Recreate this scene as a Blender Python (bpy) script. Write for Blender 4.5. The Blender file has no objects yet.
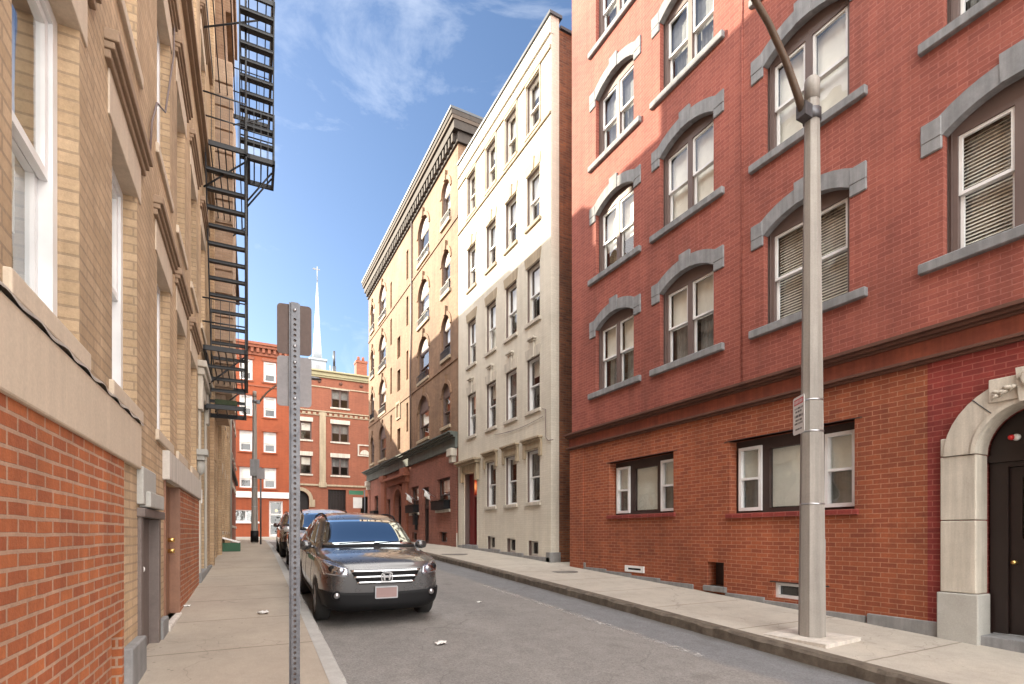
import bpy, bmesh, math, random
from mathutils import Vector, Matrix, noise
from mathutils.geometry import tessellate_polygon
from mathutils.bvhtree import BVHTree
R = math.radians
random.seed(7)
sc = bpy.context.scene
C = sc.collection
ORG = {}

# ------------------------------------------------------------------ materials
def newmat(name):
    m = bpy.data.materials.new(name); m.use_nodes = True
    nt = m.node_tree; b = nt.nodes['Principled BSDF']
    return m, nt, b

def N(nt, typ, **kw):
    n = nt.nodes.new(typ)
    for k, v in kw.items():
        if k.startswith('i_'):
            n.inputs[k[2:].replace('_', ' ')].default_value = v
        else:
            setattr(n, k, v)
    return n

def rgba(c): return (c[0], c[1], c[2], 1.0)

def ramp(nt, src, p0, p1, c0=(0, 0, 0), c1=(1, 1, 1)):
    r = N(nt, 'ShaderNodeValToRGB')
    r.color_ramp.elements[0].position = p0; r.color_ramp.elements[0].color = rgba(c0)
    r.color_ramp.elements[1].position = p1; r.color_ramp.elements[1].color = rgba(c1)
    nt.links.new(src, r.inputs[0]); return r.outputs[0]

def mixc(nt, fac, a, b, mode='MIX'):
    m = N(nt, 'ShaderNodeMix'); m.data_type = 'RGBA'; m.blend_type = mode
    for s, v in ((0, fac), (6, a), (7, b)):
        if hasattr(v, 'is_linked') or hasattr(v, 'links'): nt.links.new(v, m.inputs[s])
        elif s == 0: m.inputs[0].default_value = v
        else: m.inputs[s].default_value = rgba(v)
    return m.outputs[2]

def objco(nt): return N(nt, 'ShaderNodeTexCoord').outputs['Object']

def noise_tex(nt, co, scale, detail=4, rough=.6, mul=None):
    n = N(nt, 'ShaderNodeTexNoise'); n.inputs['Scale'].default_value = scale
    n.inputs['Detail'].default_value = detail; n.inputs['Roughness'].default_value = rough
    if mul:
        mp = N(nt, 'ShaderNodeMapping'); mp.inputs['Scale'].default_value = mul
        nt.links.new(co, mp.inputs[0]); co = mp.outputs[0]
    nt.links.new(co, n.inputs['Vector']); return n.outputs[0]

def bump(nt, b, h, strength, dist=.01):
    n = N(nt, 'ShaderNodeBump'); n.inputs['Strength'].default_value = strength
    n.inputs['Distance'].default_value = dist
    nt.links.new(h, n.inputs['Height']); nt.links.new(n.outputs[0], b.inputs['Normal'])

def brick(name, c1, c2, mortar, bw=.205, bh=.068, ms=.009, strength=.5, stain=.35, blotch=None, rough=.85, bias=0.0, soft=.12):
    m, nt, b = newmat(name)
    co = objco(nt)
    s = N(nt, 'ShaderNodeSeparateXYZ'); nt.links.new(co, s.inputs[0])
    a = N(nt, 'ShaderNodeMath', operation='ADD'); nt.links.new(s.outputs[0], a.inputs[0]); nt.links.new(s.outputs[1], a.inputs[1])
    cv = N(nt, 'ShaderNodeCombineXYZ'); nt.links.new(a.outputs[0], cv.inputs[0]); nt.links.new(s.outputs[2], cv.inputs[1])
    # slightly wandering courses
    w = noise_tex(nt, co, 1.7, 3)
    wv = N(nt, 'ShaderNodeVectorMath', operation='MULTIPLY_ADD')
    wc = N(nt, 'ShaderNodeCombineXYZ'); nt.links.new(w, wc.inputs[0]); nt.links.new(w, wc.inputs[1])
    nt.links.new(wc.outputs[0], wv.inputs[0]); wv.inputs[1].default_value = (.03, .022, 0); nt.links.new(cv.outputs[0], wv.inputs[2])
    t = N(nt, 'ShaderNodeTexBrick')
    t.inputs['Scale'].default_value = 1.0; t.inputs['Brick Width'].default_value = bw
    t.inputs['Row Height'].default_value = bh; t.inputs['Mortar Size'].default_value = ms
    t.inputs['Mortar Smooth'].default_value = soft; t.inputs['Bias'].default_value = bias
    t.inputs['Color1'].default_value = rgba(c1); t.inputs['Color2'].default_value = rgba(c2); t.inputs['Mortar'].default_value = rgba(mortar)
    nt.links.new(wv.outputs[0], t.inputs['Vector'])
    big = ramp(nt, noise_tex(nt, co, .55, 5), .3, .72, (1 - stain,) * 3, (1.12,) * 3)
    fine = ramp(nt, noise_tex(nt, co, 38, 5, .7), .2, .8, (.78,) * 3, (1.15,) * 3)
    streak = ramp(nt, noise_tex(nt, co, 1.0, 4, .6, (5, 5, .35)), .35, .7, (1 - stain * .6,) * 3, (1.06,) * 3)
    c = mixc(nt, 1, t.outputs[0], big, 'MULTIPLY'); c = mixc(nt, 1, c, fine, 'MULTIPLY'); c = mixc(nt, 1, c, streak, 'MULTIPLY')
    if blotch:
        f = ramp(nt, noise_tex(nt, co, .9, 6, .65), .52, .7); c = mixc(nt, f, c, blotch)
    nt.links.new(c, b.inputs['Base Color']); b.inputs['Roughness'].default_value = rough
    h = N(nt, 'ShaderNodeMath', operation='MULTIPLY_ADD')
    inv = N(nt, 'ShaderNodeMath', operation='SUBTRACT'); inv.inputs[0].default_value = 1; nt.links.new(t.outputs[1], inv.inputs[1])
    nf = noise_tex(nt, co, 60, 4); nt.links.new(nf, h.inputs[0]); h.inputs[1].default_value = .5; nt.links.new(inv.outputs[0], h.inputs[2])
    bump(nt, b, h.outputs[0], strength, .008)
    return m

def rough_mat(name, c1, c2, scale=6, rough=.8, bs=.25, fine=40, metal=0, spec=None, streak=0, coat=0):
    m, nt, b = newmat(name); co = N(nt, 'ShaderNodeNewGeometry').outputs['Position']
    f = ramp(nt, noise_tex(nt, co, scale, 6, .65), .3, .7)
    c = mixc(nt, f, c1, c2)
    g = ramp(nt, noise_tex(nt, co, fine, 4, .7), .2, .8, (.85,) * 3, (1.1,) * 3)
    c = mixc(nt, 1, c, g, 'MULTIPLY')
    if streak:
        st = ramp(nt, noise_tex(nt, co, 1.0, 5, .6, (9, 9, .5)), .38, .68, (1 - streak,) * 3, (1.05,) * 3)
        c = mixc(nt, 1, c, st, 'MULTIPLY')
    nt.links.new(c, b.inputs['Base Color']); b.inputs['Roughness'].default_value = rough; b.inputs['Metallic'].default_value = metal
    if coat: b.inputs['Coat Weight'].default_value = coat; b.inputs['Coat Roughness'].default_value = .04
    if spec is not None: b.inputs['Specular IOR Level'].default_value = spec
    if bs: bump(nt, b, noise_tex(nt, co, fine, 5, .7), bs, .004)
    return m

def plain(name, c, rough=.5, metal=0, coat=0, emit=None, es=1):
    m, nt, b = newmat(name)
    co = N(nt, 'ShaderNodeNewGeometry').outputs['Position']; g = ramp(nt, noise_tex(nt, co, 2.3, 5), .25, .75, (.84,) * 3, (1.08,) * 3)
    nt.links.new(mixc(nt, 1, c, g, 'MULTIPLY'), b.inputs['Base Color'])
    b.inputs['Roughness'].default_value = rough; b.inputs['Metallic'].default_value = metal
    if coat: b.inputs['Coat Weight'].default_value = coat; b.inputs['Coat Roughness'].default_value = .03
    if emit: b.inputs['Emission Color'].default_value = rgba(emit); b.inputs['Emission Strength'].default_value = es
    return m

def glass_mat(name, tint=(.8, .85, .85), ior=1.7, gl=(1, 1, 1), wob=.12):
    m = bpy.data.materials.new(name); m.use_nodes = True; nt = m.node_tree; nt.nodes.clear()
    o = N(nt, 'ShaderNodeOutputMaterial'); mx = N(nt, 'ShaderNodeMixShader')
    lw = N(nt, 'ShaderNodeLayerWeight'); lw.inputs[0].default_value = .5
    pw = N(nt, 'ShaderNodeMath', operation='POWER'); nt.links.new(lw.outputs['Facing'], pw.inputs[0]); pw.inputs[1].default_value = 4.0
    r0 = ((ior - 1) / (ior + 1)) ** 2
    fr = N(nt, 'ShaderNodeMath', operation='MULTIPLY_ADD'); nt.links.new(pw.outputs[0], fr.inputs[0]); fr.inputs[1].default_value = .95 - r0; fr.inputs[2].default_value = r0
    t = N(nt, 'ShaderNodeBsdfTransparent'); t.inputs[0].default_value = rgba(tint)
    g = N(nt, 'ShaderNodeBsdfGlossy'); g.inputs['Roughness'].default_value = .015; g.inputs['Color'].default_value = rgba(gl)
    bp = N(nt, 'ShaderNodeBump'); bp.inputs['Strength'].default_value = wob; bp.inputs['Distance'].default_value = .05
    nt.links.new(noise_tex(nt, N(nt, 'ShaderNodeNewGeometry').outputs['Position'], 2.2, 1), bp.inputs['Height']); nt.links.new(bp.outputs[0], g.inputs['Normal'])
    nt.links.new(fr.outputs[0], mx.inputs[0]); nt.links.new(t.outputs[0], mx.inputs[1]); nt.links.new(g.outputs[0], mx.inputs[2])
    nt.links.new(mx.outputs[0], o.inputs[0]); return m

M = {}
M['red_paint'] = brick('painted_red_brick', (.35, .1, .068), (.28, .074, .053), (.40, .14, .105), strength=.5, stain=.3, ms=.007, soft=.4)
M['red_brick'] = brick('red_brick_light_mortar', (.37, .1, .04), (.26, .064, .03), (.42, .19, .11), strength=.45, stain=.3, ms=.006)
M['dark_red'] = brick('dark_red_brick', (.27, .04, .03), (.2, .028, .022), (.33, .09, .07), strength=.4, stain=.2, ms=.006)
M['alley_brick'] = brick('alley_brick', (.33, .12, .05), (.16, .055, .03), (.22, .12, .07), strength=.8, stain=.5, ms=.012)
M['cream'] = brick('cream_painted_brick', (.62, .575, .49), (.585, .54, .455), (.55, .505, .425), strength=.35, stain=.12, ms=.008, soft=.5)
M['tan_stone'] = rough_mat('tan_stone', (.42, .34, .235), (.35, .28, .19), 5, streak=.25)
M['brown_brick'] = brick('tan_brown_brick', (.29, .175, .1), (.22, .125, .072), (.29, .185, .12), strength=.5, stain=.35, ms=.008)
M['brown_base'] = brick('brown_red_base_brick', (.29, .105, .07), (.22, .078, .052), (.31, .15, .11), strength=.4, stain=.3, ms=.007)
M['yellow'] = brick('yellow_brick', (.63, .45, .28), (.52, .36, .21), (.42, .3, .19), bw=.3, bh=.074, strength=.6, stain=.35, ms=.008)
M['yellow2'] = brick('pale_pink_brick', (.52, .38, .27), (.44, .31, .21), (.42, .31, .23), strength=.4, stain=.3, ms=.008)
M['infill'] = brick('orange_red_brick_pale_mortar', (.56, .168, .052), (.4, .105, .036), (.54, .33, .22), bw=.215, bh=.0712, ms=.0095, strength=.9, stain=.38)
M['orange'] = brick('orange_brick', (.31, .07, .024), (.27, .06, .02), (.3, .085, .035), strength=.25, stain=.15, ms=.006)
M['rb'] = brick('rose_brick', (.26, .084, .044), (.22, .068, .036), (.25, .1, .06), strength=.25, stain=.15, ms=.006)
M['granite'] = rough_mat('grey_granite', (.2, .205, .215), (.29, .29, .295), 5, fine=120, streak=.25)
M['granite_dark'] = rough_mat('foundation_granite', (.2, .2, .2), (.29, .285, .28), 4, fine=90, streak=.2)
M['lime'] = rough_mat('limestone', (.6, .55, .47), (.5, .455, .385), 3.5, fine=60, streak=.25)
M['lime_grey'] = rough_mat('grey_limestone', (.43, .42, .39), (.36, .35, .32), 4, fine=60)
M['band'] = rough_mat('band_stone', (.58, .48, .37), (.52, .43, .33), 2.5, fine=50, streak=.05)
M['white_stone'] = rough_mat('white_band_stone', (.66, .61, .55), (.56, .51, .45), 3, streak=.2)
M['lead'] = rough_mat('lead_flashing', (.36, .31, .26), (.2, .175, .15), 9, rough=.6)
M['redband'] = rough_mat('painted_red_band', (.25, .06, .028), (.19, .042, .022), 3, fine=25, bs=.35, streak=.3)
M['brownstone'] = rough_mat('brown_moulding', (.13, .055, .035), (.09, .038, .026), 5)
M['casing'] = plain('brown_window_casing', (.13, .09, .08), .55)
M['casing_dark'] = plain('dark_window_casing', (.045, .028, .025), .5)
M['white'] = plain('white_window_paint', (.74, .74, .74), .4)
M['cream_paint'] = plain('cream_window_paint', (.66, .62, .56), .5)
M['glass'] = glass_mat('window_glass', (.93, .95, .95), 1.75)
M['glass_dark'] = glass_mat('dark_window_glass', (.25, .27, .27), 1.8)
M['shade'] = plain('window_shade', (.87, .84, .76), .8)
M['blind'] = plain('slatted_blind', (.84, .81, .73), .6)
M['curtain'] = rough_mat('grey_curtain', (.34, .335, .32), (.2, .2, .2), 5, streak=.4)
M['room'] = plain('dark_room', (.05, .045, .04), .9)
M['concrete'] = None
M['roof'] = rough_mat('tar_roof', (.06, .06, .065), (.09, .09, .09), 3)
M['coping'] = plain('dark_metal_coping', (.03, .035, .045), .4)
M['cornice_brown'] = rough_mat('dark_brown_cornice', (.045, .032, .024), (.03, .022, .017), 4, streak=.2)
M['cornice_trim'] = rough_mat('tan_cornice_trim', (.33, .23, .15), (.26, .18, .12), 4)
M['cornice_edge'] = rough_mat('brown_cornice_edge', (.075, .05, .034), (.055, .038, .026), 4)
M['green_cornice'] = rough_mat('grey_green_cornice', (.13, .15, .135), (.09, .105, .095), 3, streak=.3)
M['olive'] = rough_mat('olive_cornice', (.36, .33, .2), (.3, .27, .16), 3)
M['iron'] = plain('black_iron', (.012, .014, .018), .5)
M['steel'] = rough_mat('galvanised_steel', (.15, .15, .16), (.09, .09, .1), 12, rough=.45, metal=.6, bs=.05)
M['sign_brown'] = rough_mat('weathered_sign_back', (.08, .054, .046), (.11, .076, .066), 3, rough=.5, metal=.3, bs=.05)
M['sign_grey'] = rough_mat('aluminium_sign_back', (.19, .18, .185), (.25, .235, .24), 3, rough=.5, metal=.3, bs=.05)
M['pole'] = rough_mat('weathered_grey_pole', (.36, .335, .3), (.29, .265, .24), 2, rough=.6, fine=60, streak=.25)
M['arm'] = rough_mat('rusty_arm', (.13, .08, .05), (.085, .055, .038), 8, rough=.55)
M['door_red'] = plain('dark_red_door_paint', (.16, .018, .018), .35)
M['door_dark'] = plain('dark_brown_door', (.016, .009, .008), .4)
M['door_grey'] = rough_mat('grey_brown_door', (.17, .135, .12), (.13, .1, .09), 6, rough=.55, bs=.1, streak=.15)
M['door_wood'] = rough_mat('brown_wood_door', (.27, .135, .08), (.21, .1, .06), 4, rough=.5, bs=.1, streak=.2)
M['brass'] = plain('brass', (.8, .55, .2), .3, 1)
M['chrome'] = plain('chrome', (.8, .8, .82), .12, 1)
M['black'] = plain('black_plastic', (.008, .008, .009), .6)
M['black'].node_tree.nodes['Principled BSDF'].inputs['Specular IOR Level'].default_value = .2
M['rubber'] = rough_mat('tyre_rubber', (.018, .018, .018), (.026, .025, .024), 10, rough=.8)
M['alloy'] = plain('alloy_wheel', (.45, .45, .47), .3, .9)
M['lamp_glass'] = glass_mat('lamp_glass', (.9, .92, .95), 1.5)
M['white_plastic'] = plain('white_plastic', (.75, .75, .73), .45)
M['red_plastic'] = plain('red_plastic', (.65, .03, .03), .3)
M['lit'] = plain('warm_lamp_glow', (.9, .6, .3), .5, emit=(1, .55, .18), es=6)
M['green_plastic'] = plain('green_plastic', (.03, .12, .06), .5)
M['green_sign'] = plain('green_street_sign', (.06, .22, .13), .4)
M['paper'] = plain('paper', (.75, .73, .7), .8)
M['soil_plants'] = rough_mat('dark_plants', (.02, .035, .015), (.05, .06, .03), 20, rough=.9)
M['steeple'] = rough_mat('white_painted_wood', (.27, .29, .31), (.23, .25, .27), 2, rough=.6)
M['flag'] = plain('white_cloth', (.75, .73, .7), .9)
M['ink'] = plain('dark_ink', (.1, .1, .1), .7)
M['red_ink'] = plain('red_ink', (.6, .12, .14), .6)
M['plate'] = plain('reddish_plate', (.3, .2, .19), .5)

def concrete_mat(name, c1, c2, jx=None, jy=1.5):
    m, nt, b = newmat(name)
    co = N(nt, 'ShaderNodeNewGeometry').outputs['Position']
    f = ramp(nt, noise_tex(nt, co, 1.1, 6, .6), .3, .7)
    c = mixc(nt, f, c1, c2)
    c = mixc(nt, 1, c, ramp(nt, noise_tex(nt, co, 70, 5, .75), .2, .8, (.8,) * 3, (1.13,) * 3), 'MULTIPLY')
    c = mixc(nt, 1, c, ramp(nt, noise_tex(nt, co, 2.2, 7, .72), .35, .62, (.8,) * 3, (1.05,) * 3), 'MULTIPLY')
    # spots of dirt and gum
    v = N(nt, 'ShaderNodeTexVoronoi'); v.inputs['Scale'].default_value = 5.5; nt.links.new(co, v.inputs['Vector'])
    c = mixc(nt, 1, c, ramp(nt, v.outputs['Distance'], .05, .09, (.62,) * 3, (1,) * 3), 'MULTIPLY')
    # joints across the walk
    s = N(nt, 'ShaderNodeSeparateXYZ'); nt.links.new(co, s.inputs[0])
    wob = N(nt, 'ShaderNodeMath', operation='MULTIPLY_ADD'); nt.links.new(noise_tex(nt, co, 3, 2), wob.inputs[0]); wob.inputs[1].default_value = .03; nt.links.new(s.outputs[1], wob.inputs[2])
    md = N(nt, 'ShaderNodeMath', operation='PINGPONG'); nt.links.new(wob.outputs[0], md.inputs[0]); md.inputs[1].default_value = jy / 2
    j = ramp(nt, md.outputs[0], .006, .016, (.5, .47, .43), (1, 1, 1))
    c = mixc(nt, 1, c, j, 'MULTIPLY')
    # cracks
    vc = N(nt, 'ShaderNodeTexVoronoi', feature='DISTANCE_TO_EDGE'); vc.inputs['Scale'].default_value = .45
    wv = N(nt, 'ShaderNodeVectorMath', operation='MULTIPLY_ADD'); nz = N(nt, 'ShaderNodeTexNoise'); nz.inputs['Scale'].default_value = 2.5; nt.links.new(co, nz.inputs['Vector'])
    nt.links.new(nz.outputs['Color'], wv.inputs[0]); wv.inputs[1].default_value = (.7, .7, 0); nt.links.new(co, wv.inputs[2]); nt.links.new(wv.outputs[0], vc.inputs['Vector'])
    c = mixc(nt, 1, c, ramp(nt, vc.outputs[0], .0008, .003, (.75,) * 3, (1,) * 3), 'MULTIPLY')
    nt.links.new(c, b.inputs['Base Color']); b.inputs['Roughness'].default_value = .85
    bump(nt, b, noise_tex(nt, co, 90, 5, .7), .2, .004)
    return m
M['concrete'] = concrete_mat('sidewalk_concrete', (.47, .425, .365), (.4, .36, .305), jy=1.55)
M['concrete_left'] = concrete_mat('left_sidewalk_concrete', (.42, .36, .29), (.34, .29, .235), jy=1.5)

def asphalt_mat():
    m, nt, b = newmat('worn_asphalt'); co = N(nt, 'ShaderNodeNewGeometry').outputs['Position']
    f = ramp(nt, noise_tex(nt, co, .8, 6, .6, (1, .25, 1)), .32, .7)
    c = mixc(nt, f, (.175, .166, .159), (.235, .221, .207))
    sx = N(nt, 'ShaderNodeSeparateXYZ'); nt.links.new(co, sx.inputs[0])
    ed = N(nt, 'ShaderNodeMath', operation='MULTIPLY_ADD'); nt.links.new(noise_tex(nt, co, 1.6, 5), ed.inputs[0]); ed.inputs[1].default_value = .35; nt.links.new(sx.outputs[0], ed.inputs[2])
    mrr = N(nt, 'ShaderNodeMapRange'); nt.links.new(ed.outputs[0], mrr.inputs[0]); mrr.inputs[1].default_value = 4.75; mrr.inputs[2].default_value = 4.9
    c = mixc(nt, mrr.outputs[0], c, (.16, .162, .168))
    gut = N(nt, 'ShaderNodeMapRange'); nt.links.new(ed.outputs[0], gut.inputs[0]); gut.inputs[1].default_value = 5.5; gut.inputs[2].default_value = 5.75
    c = mixc(nt, gut.outputs[0], c, (.075, .066, .055))
    oil = ramp(nt, noise_tex(nt, co, 1.4, 5, .6), .62, .74, (1, 1, 1), (.72, .71, .7)); c = mixc(nt, 1, c, oil, 'MULTIPLY')
    v = N(nt, 'ShaderNodeTexVoronoi'); v.inputs['Scale'].default_value = 75; nt.links.new(co, v.inputs['Vector'])
    c = mixc(nt, 1, c, ramp(nt, v.outputs['Color'], .1, .9, (.8,) * 3, (1.22,) * 3), 'MULTIPLY')
    c = mixc(nt, 1, c, ramp(nt, noise_tex(nt, co, 4, 6, .7), .3, .65, (.85,) * 3, (1.08,) * 3), 'MULTIPLY')
    vc = N(nt, 'ShaderNodeTexVoronoi', feature='DISTANCE_TO_EDGE'); vc.inputs['Scale'].default_value = .35
    wv = N(nt, 'ShaderNodeVectorMath', operation='MULTIPLY_ADD'); nz = N(nt, 'ShaderNodeTexNoise'); nz.inputs['Scale'].default_value = 1.8; nt.links.new(co, nz.inputs['Vector'])
    nt.links.new(nz.outputs['Color'], wv.inputs[0]); wv.inputs[1].default_value = (1.1, 1.1, 0); nt.links.new(co, wv.inputs[2]); nt.links.new(wv.outputs[0], vc.inputs['Vector'])
    c = mixc(nt, 1, c, ramp(nt, vc.outputs[0], .001, .0035, (.72,) * 3, (1,) * 3), 'MULTIPLY')
    nt.links.new(c, b.inputs['Base Color']); b.inputs['Roughness'].default_value = .75
    bump(nt, b, v.outputs['Distance'], .35, .006); return m
M['asphalt'] = asphalt_mat()
M['kerb'] = rough_mat('rough_granite_kerb', (.16, .13, .1), (.075, .06, .046), 7, fine=45, bs=.7)
M['kerb_light'] = rough_mat('pale_granite_kerb', (.42, .41, .39), (.33, .32, .3), 6, fine=60, bs=.4)
M['earth'] = rough_mat('ground_dirt', (.12, .11, .1), (.16, .15, .14), .5)
M['iron_cover'] = rough_mat('iron_cover', (.12, .11, .1), (.17, .155, .14), 8, rough=.6, fine=30)

def worn_paint():
    m, nt, b = newmat('worn_road_paint'); co = N(nt, 'ShaderNodeNewGeometry').outputs['Position']
    b.inputs['Base Color'].default_value = rgba((.55, .53, .5)); b.inputs['Roughness'].default_value = .8
    f = ramp(nt, noise_tex(nt, co, 9, 8, .75), .48, .68); nt.links.new(f, b.inputs['Alpha']); return m
M['worn_paint'] = worn_paint()

def car_paint(name, c, metal=.55):
    m, nt, b = newmat(name); b.inputs['Base Color'].default_value = rgba(c)
    b.inputs['Metallic'].default_value = metal; b.inputs['Roughness'].default_value = .28
    b.inputs['Coat Weight'].default_value = 1; b.inputs['Coat Roughness'].default_value = .02
    d = ramp(nt, noise_tex(nt, objco(nt), 3, 6, .7), .3, .8, (.24,) * 3, (.36,) * 3); nt.links.new(d, b.inputs['Roughness']); return m
M['car_glass'] = glass_mat('car_glass', (.12, .14, .14), 4.6, gl=(.86, .95, 1), wob=0)

# ------------------------------------------------------------------ mesh builder
def FR(D=7.9): return lambda u, z, n: (D - n, u, z)
def FL(D=-.9): return lambda u, z, n: (D + n, u, z)
def FY(Y): return lambda u, z, n: (u, Y - n, z)
FW = FY(0.0)
ID = lambda x, y, z: (x, y, z)

def arch_pts(hw, z0, h, rise, seg=14):
    """closed outline of an opening: sill z0, springing z0+h, arch of the given rise"""
    p = [(-hw, z0), (hw, z0), (hw, z0 + h)]
    if rise > 1e-4:
        if rise >= hw * .999:
            for i in range(1, seg): a = math.pi * i / seg; p.append((hw * math.cos(a), z0 + h + rise * math.sin(a)))
        else:
            r = (hw * hw + rise * rise) / (2 * rise); a0 = math.asin(hw / r); cz = z0 + h + rise - r
            for i in range(1, seg): a = a0 - 2 * a0 * i / seg; p.append((r * math.sin(a), cz + r * math.cos(a)))
    p.append((-hw, z0 + h)); return p

def shift(pts, du): return [(u + du, z) for u, z in pts]
def rect(u0, u1, z0, z1): return [(u0, z0), (u1, z0), (u1, z1), (u0, z1)]

class MB:
    def __init__(s): s.v = []; s.f = []; s.sm = []
    def add(s, vs, fs, smooth=False):
        o = len(s.v); s.v += [tuple(v) for v in vs]; s.f += [tuple(i + o for i in f) for f in fs]; s.sm += [smooth] * len(fs)
    def box(s, F, u0, u1, z0, z1, n0, n1):
        vs = [F(u, z, n) for n in (n0, n1) for z in (z0, z1) for u in (u0, u1)]
        s.add(vs, [(0, 1, 3, 2), (4, 6, 7, 5), (0, 2, 6, 4), (1, 5, 7, 3), (0, 4, 5, 1), (2, 3, 7, 6)]); return s
    def flat(s, F, outer, holes, n):
        polys = [[Vector((u, z, 0)) for u, z in p] for p in [outer] + holes]
        flatp = [p for q in [outer] + holes for p in q]
        s.add([F(u, z, n) for u, z in flatp], [tuple(t) for t in tessellate_polygon(polys)])
    def rim(s, F, pts, n0, n1):
        k = len(pts)
        s.add([F(u, z, n0) for u, z in pts] + [F(u, z, n1) for u, z in pts], [(i, (i + 1) % k, k + (i + 1) % k, k + i) for i in range(k)])
    def prism(s, F, outer, holes, n0, n1):
        s.flat(F, outer, holes, n0); s.flat(F, outer, holes, n1)
        for p in [outer] + holes: s.rim(F, p, n0, n1)
        return s
    def tube(s, pts, r, seg=8, cap=True, flat=None):
        pts = [Vector(p) for p in pts]; rs = r if isinstance(r, (list, tuple)) else [r] * len(pts)
        vs = []; up = None
        for i, p in enumerate(pts):
            d = (pts[min(i + 1, len(pts) - 1)] - pts[max(i - 1, 0)]).normalized()
            if up is None: up = Vector((0, 0, 1)) if abs(d.z) < .9 else Vector((1, 0, 0))
            a = d.cross(up).normalized(); b = a.cross(d).normalized(); up = b
            for k in range(seg):
                t = 2 * math.pi * (k + .5) / seg; vs.append(p + (a * math.cos(t) + b * math.sin(t)) * rs[i])
        fs = []
        for i in range(len(pts) - 1):
            for k in range(seg): fs.append((i * seg + k, i * seg + (k + 1) % seg, (i + 1) * seg + (k + 1) % seg, (i + 1) * seg + k))
        if cap: fs += [tuple(range(seg)), tuple(range((len(pts) - 1) * seg, len(pts) * seg))]
        s.add(vs, fs, seg > 4); return s
    def lathe(s, cx, cy, prof, seg=20):
        vs = []; fs = []
        for r, z in prof:
            for k in range(seg): t = 2 * math.pi * k / seg; vs.append((cx + r * math.cos(t), cy + r * math.sin(t), z))
        for i in range(len(prof) - 1):
            for k in range(seg): fs.append((i * seg + k, i * seg + (k + 1) % seg, (i + 1) * seg + (k + 1) % seg, (i + 1) * seg + k))
        fs += [tuple(range(seg)), tuple(range((len(prof) - 1) * seg, len(prof) * seg))]
        s.add(vs, fs, True); return s
    def mesh(s, name, mat, org=(0, 0, 0)):
        me = bpy.data.meshes.new(name); o = Vector(org)
        me.from_pydata([tuple(Vector(v) - o) for v in s.v], [], s.f)
        for p, q in zip(me.polygons, s.sm): p.use_smooth = q
        if isinstance(mat, str): mat = M[mat]
        me.materials.append(mat)
        bm = bmesh.new(); bm.from_mesh(me); bmesh.ops.recalc_face_normals(bm, faces=bm.faces); bm.to_mesh(me); bm.free()
        return me
    def obj(s, name, mat, parent=None, bevel=0, org=None):
        if org is None: org = ORG.get(parent.name, (0, 0, 0)) if parent else (0, 0, 0)
        o = bpy.data.objects.new(name, s.mesh(name, mat, org)); C.objects.link(o)
        if parent: o.parent = parent; ORG[o.name] = org
        if bevel:
            b = o.modifiers.new('bevel', 'BEVEL'); b.width = bevel; b.segments = 2; b.limit_method = 'ANGLE'; b.angle_limit = R(40)
        return o

def _pieces(s):
    """the loose pieces of a builder, each as a builder of its own"""
    par = list(range(len(s.v)))
    def find(i):
        while par[i] != i: par[i] = par[par[i]]; i = par[i]
        return i
    for f in s.f:
        for v in f[1:]: par[find(v)] = find(f[0])
    out = {}
    for f, q in zip(s.f, s.sm): out.setdefault(find(f[0]), []).append((f, q))
    res = []
    for fl in out.values():
        used = sorted({v for f, _ in fl for v in f}); ix = {v: i for i, v in enumerate(used)}; m = MB()
        m.v = [s.v[v] for v in used]; m.f = [tuple(ix[v] for v in f) for f, _ in fl]; m.sm = [q for _, q in fl]; res.append(m)
    return res
def objs(s, name, mat, parent=None, bevel=0): return [p.obj(name, mat, parent, bevel) for p in _pieces(s)]
MB.objs = objs

LROT = R(-1.558)
def thing(name, label, cat, org, left=False, group=None, rotz=0.0):
    o = bpy.data.objects.new(name, None); C.objects.link(o); o.empty_display_size = .3
    v = Vector(org)
    if left: v = Matrix.Rotation(LROT, 3, 'Z') @ v; rotz += LROT
    o.location = v; o.rotation_euler = (0, 0, rotz)
    o['label'] = label; o['category'] = cat
    if group: o['group'] = group
    ORG[o.name] = tuple(org); return o
def tag(o, label, cat, group=None):
    o['label'] = label; o['category'] = cat
    if group: o['group'] = group
    return o
def structure(o, kind='structure'): o['kind'] = kind; return o
def inst(name, me, parent, loc=(0, 0, 0), rz=0):
    o = bpy.data.objects.new(name, me); C.objects.link(o); o.parent = parent; o.location = loc; o.rotation_euler = (0, 0, rz); return o
def lobj(o):   # a left-row single mesh: turned with the wall line
    o.rotation_euler = (0, 0, LROT); return o

# ------------------------------------------------------------------ ground
SP = [(-40, -2.3), (-20, -1.2), (0, -.13), (3, .02), (5, .13), (7.14, .25), (11, .44), (14, .585), (18, .745), (22, .845), (26, .9), (32, .945), (60, .97), (400, 1.0)]
def S0(y):
    for (a, p), (b, q) in zip(SP, SP[1:]):
        if y <= b: return p + (q - p) * (y - a) / (b - a)
    return SP[-1][1]
def S(y): return sum(S0(y + d) for d in (-1.2, -.6, 0, .6, 1.2)) / 5
KH = .145
ys = [-40 + i * .5 for i in range(0, 172)]     # -40 .. 45.5
def strip(x0f, x1f, zoff, ylist, nx=1):
    mb = MB(); vs = []; fs = []
    for y in ylist:
        for i in range(nx + 1):
            t = i / nx; x = x0f(y) * (1 - t) + x1f(y) * t; vs.append((x, y, S(y) + zoff(x, y)))
    for j in range(len(ylist) - 1):
        for i in range(nx): a = j * (nx + 1) + i; fs.append((a, a + 1, a + nx + 2, a + nx + 1))
    mb.add(vs, fs, True); return mb
gy = [-300, -100] + [-40 + 5 * i for i in range(0, 21)] + [80, 120, 200, 400]
structure(strip(lambda y: -400, lambda y: 400, lambda x, y: -.3, gy).obj('ground', 'earth'))
LW = lambda y: -.9 + .0272 * y        # left wall line in world x
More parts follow.
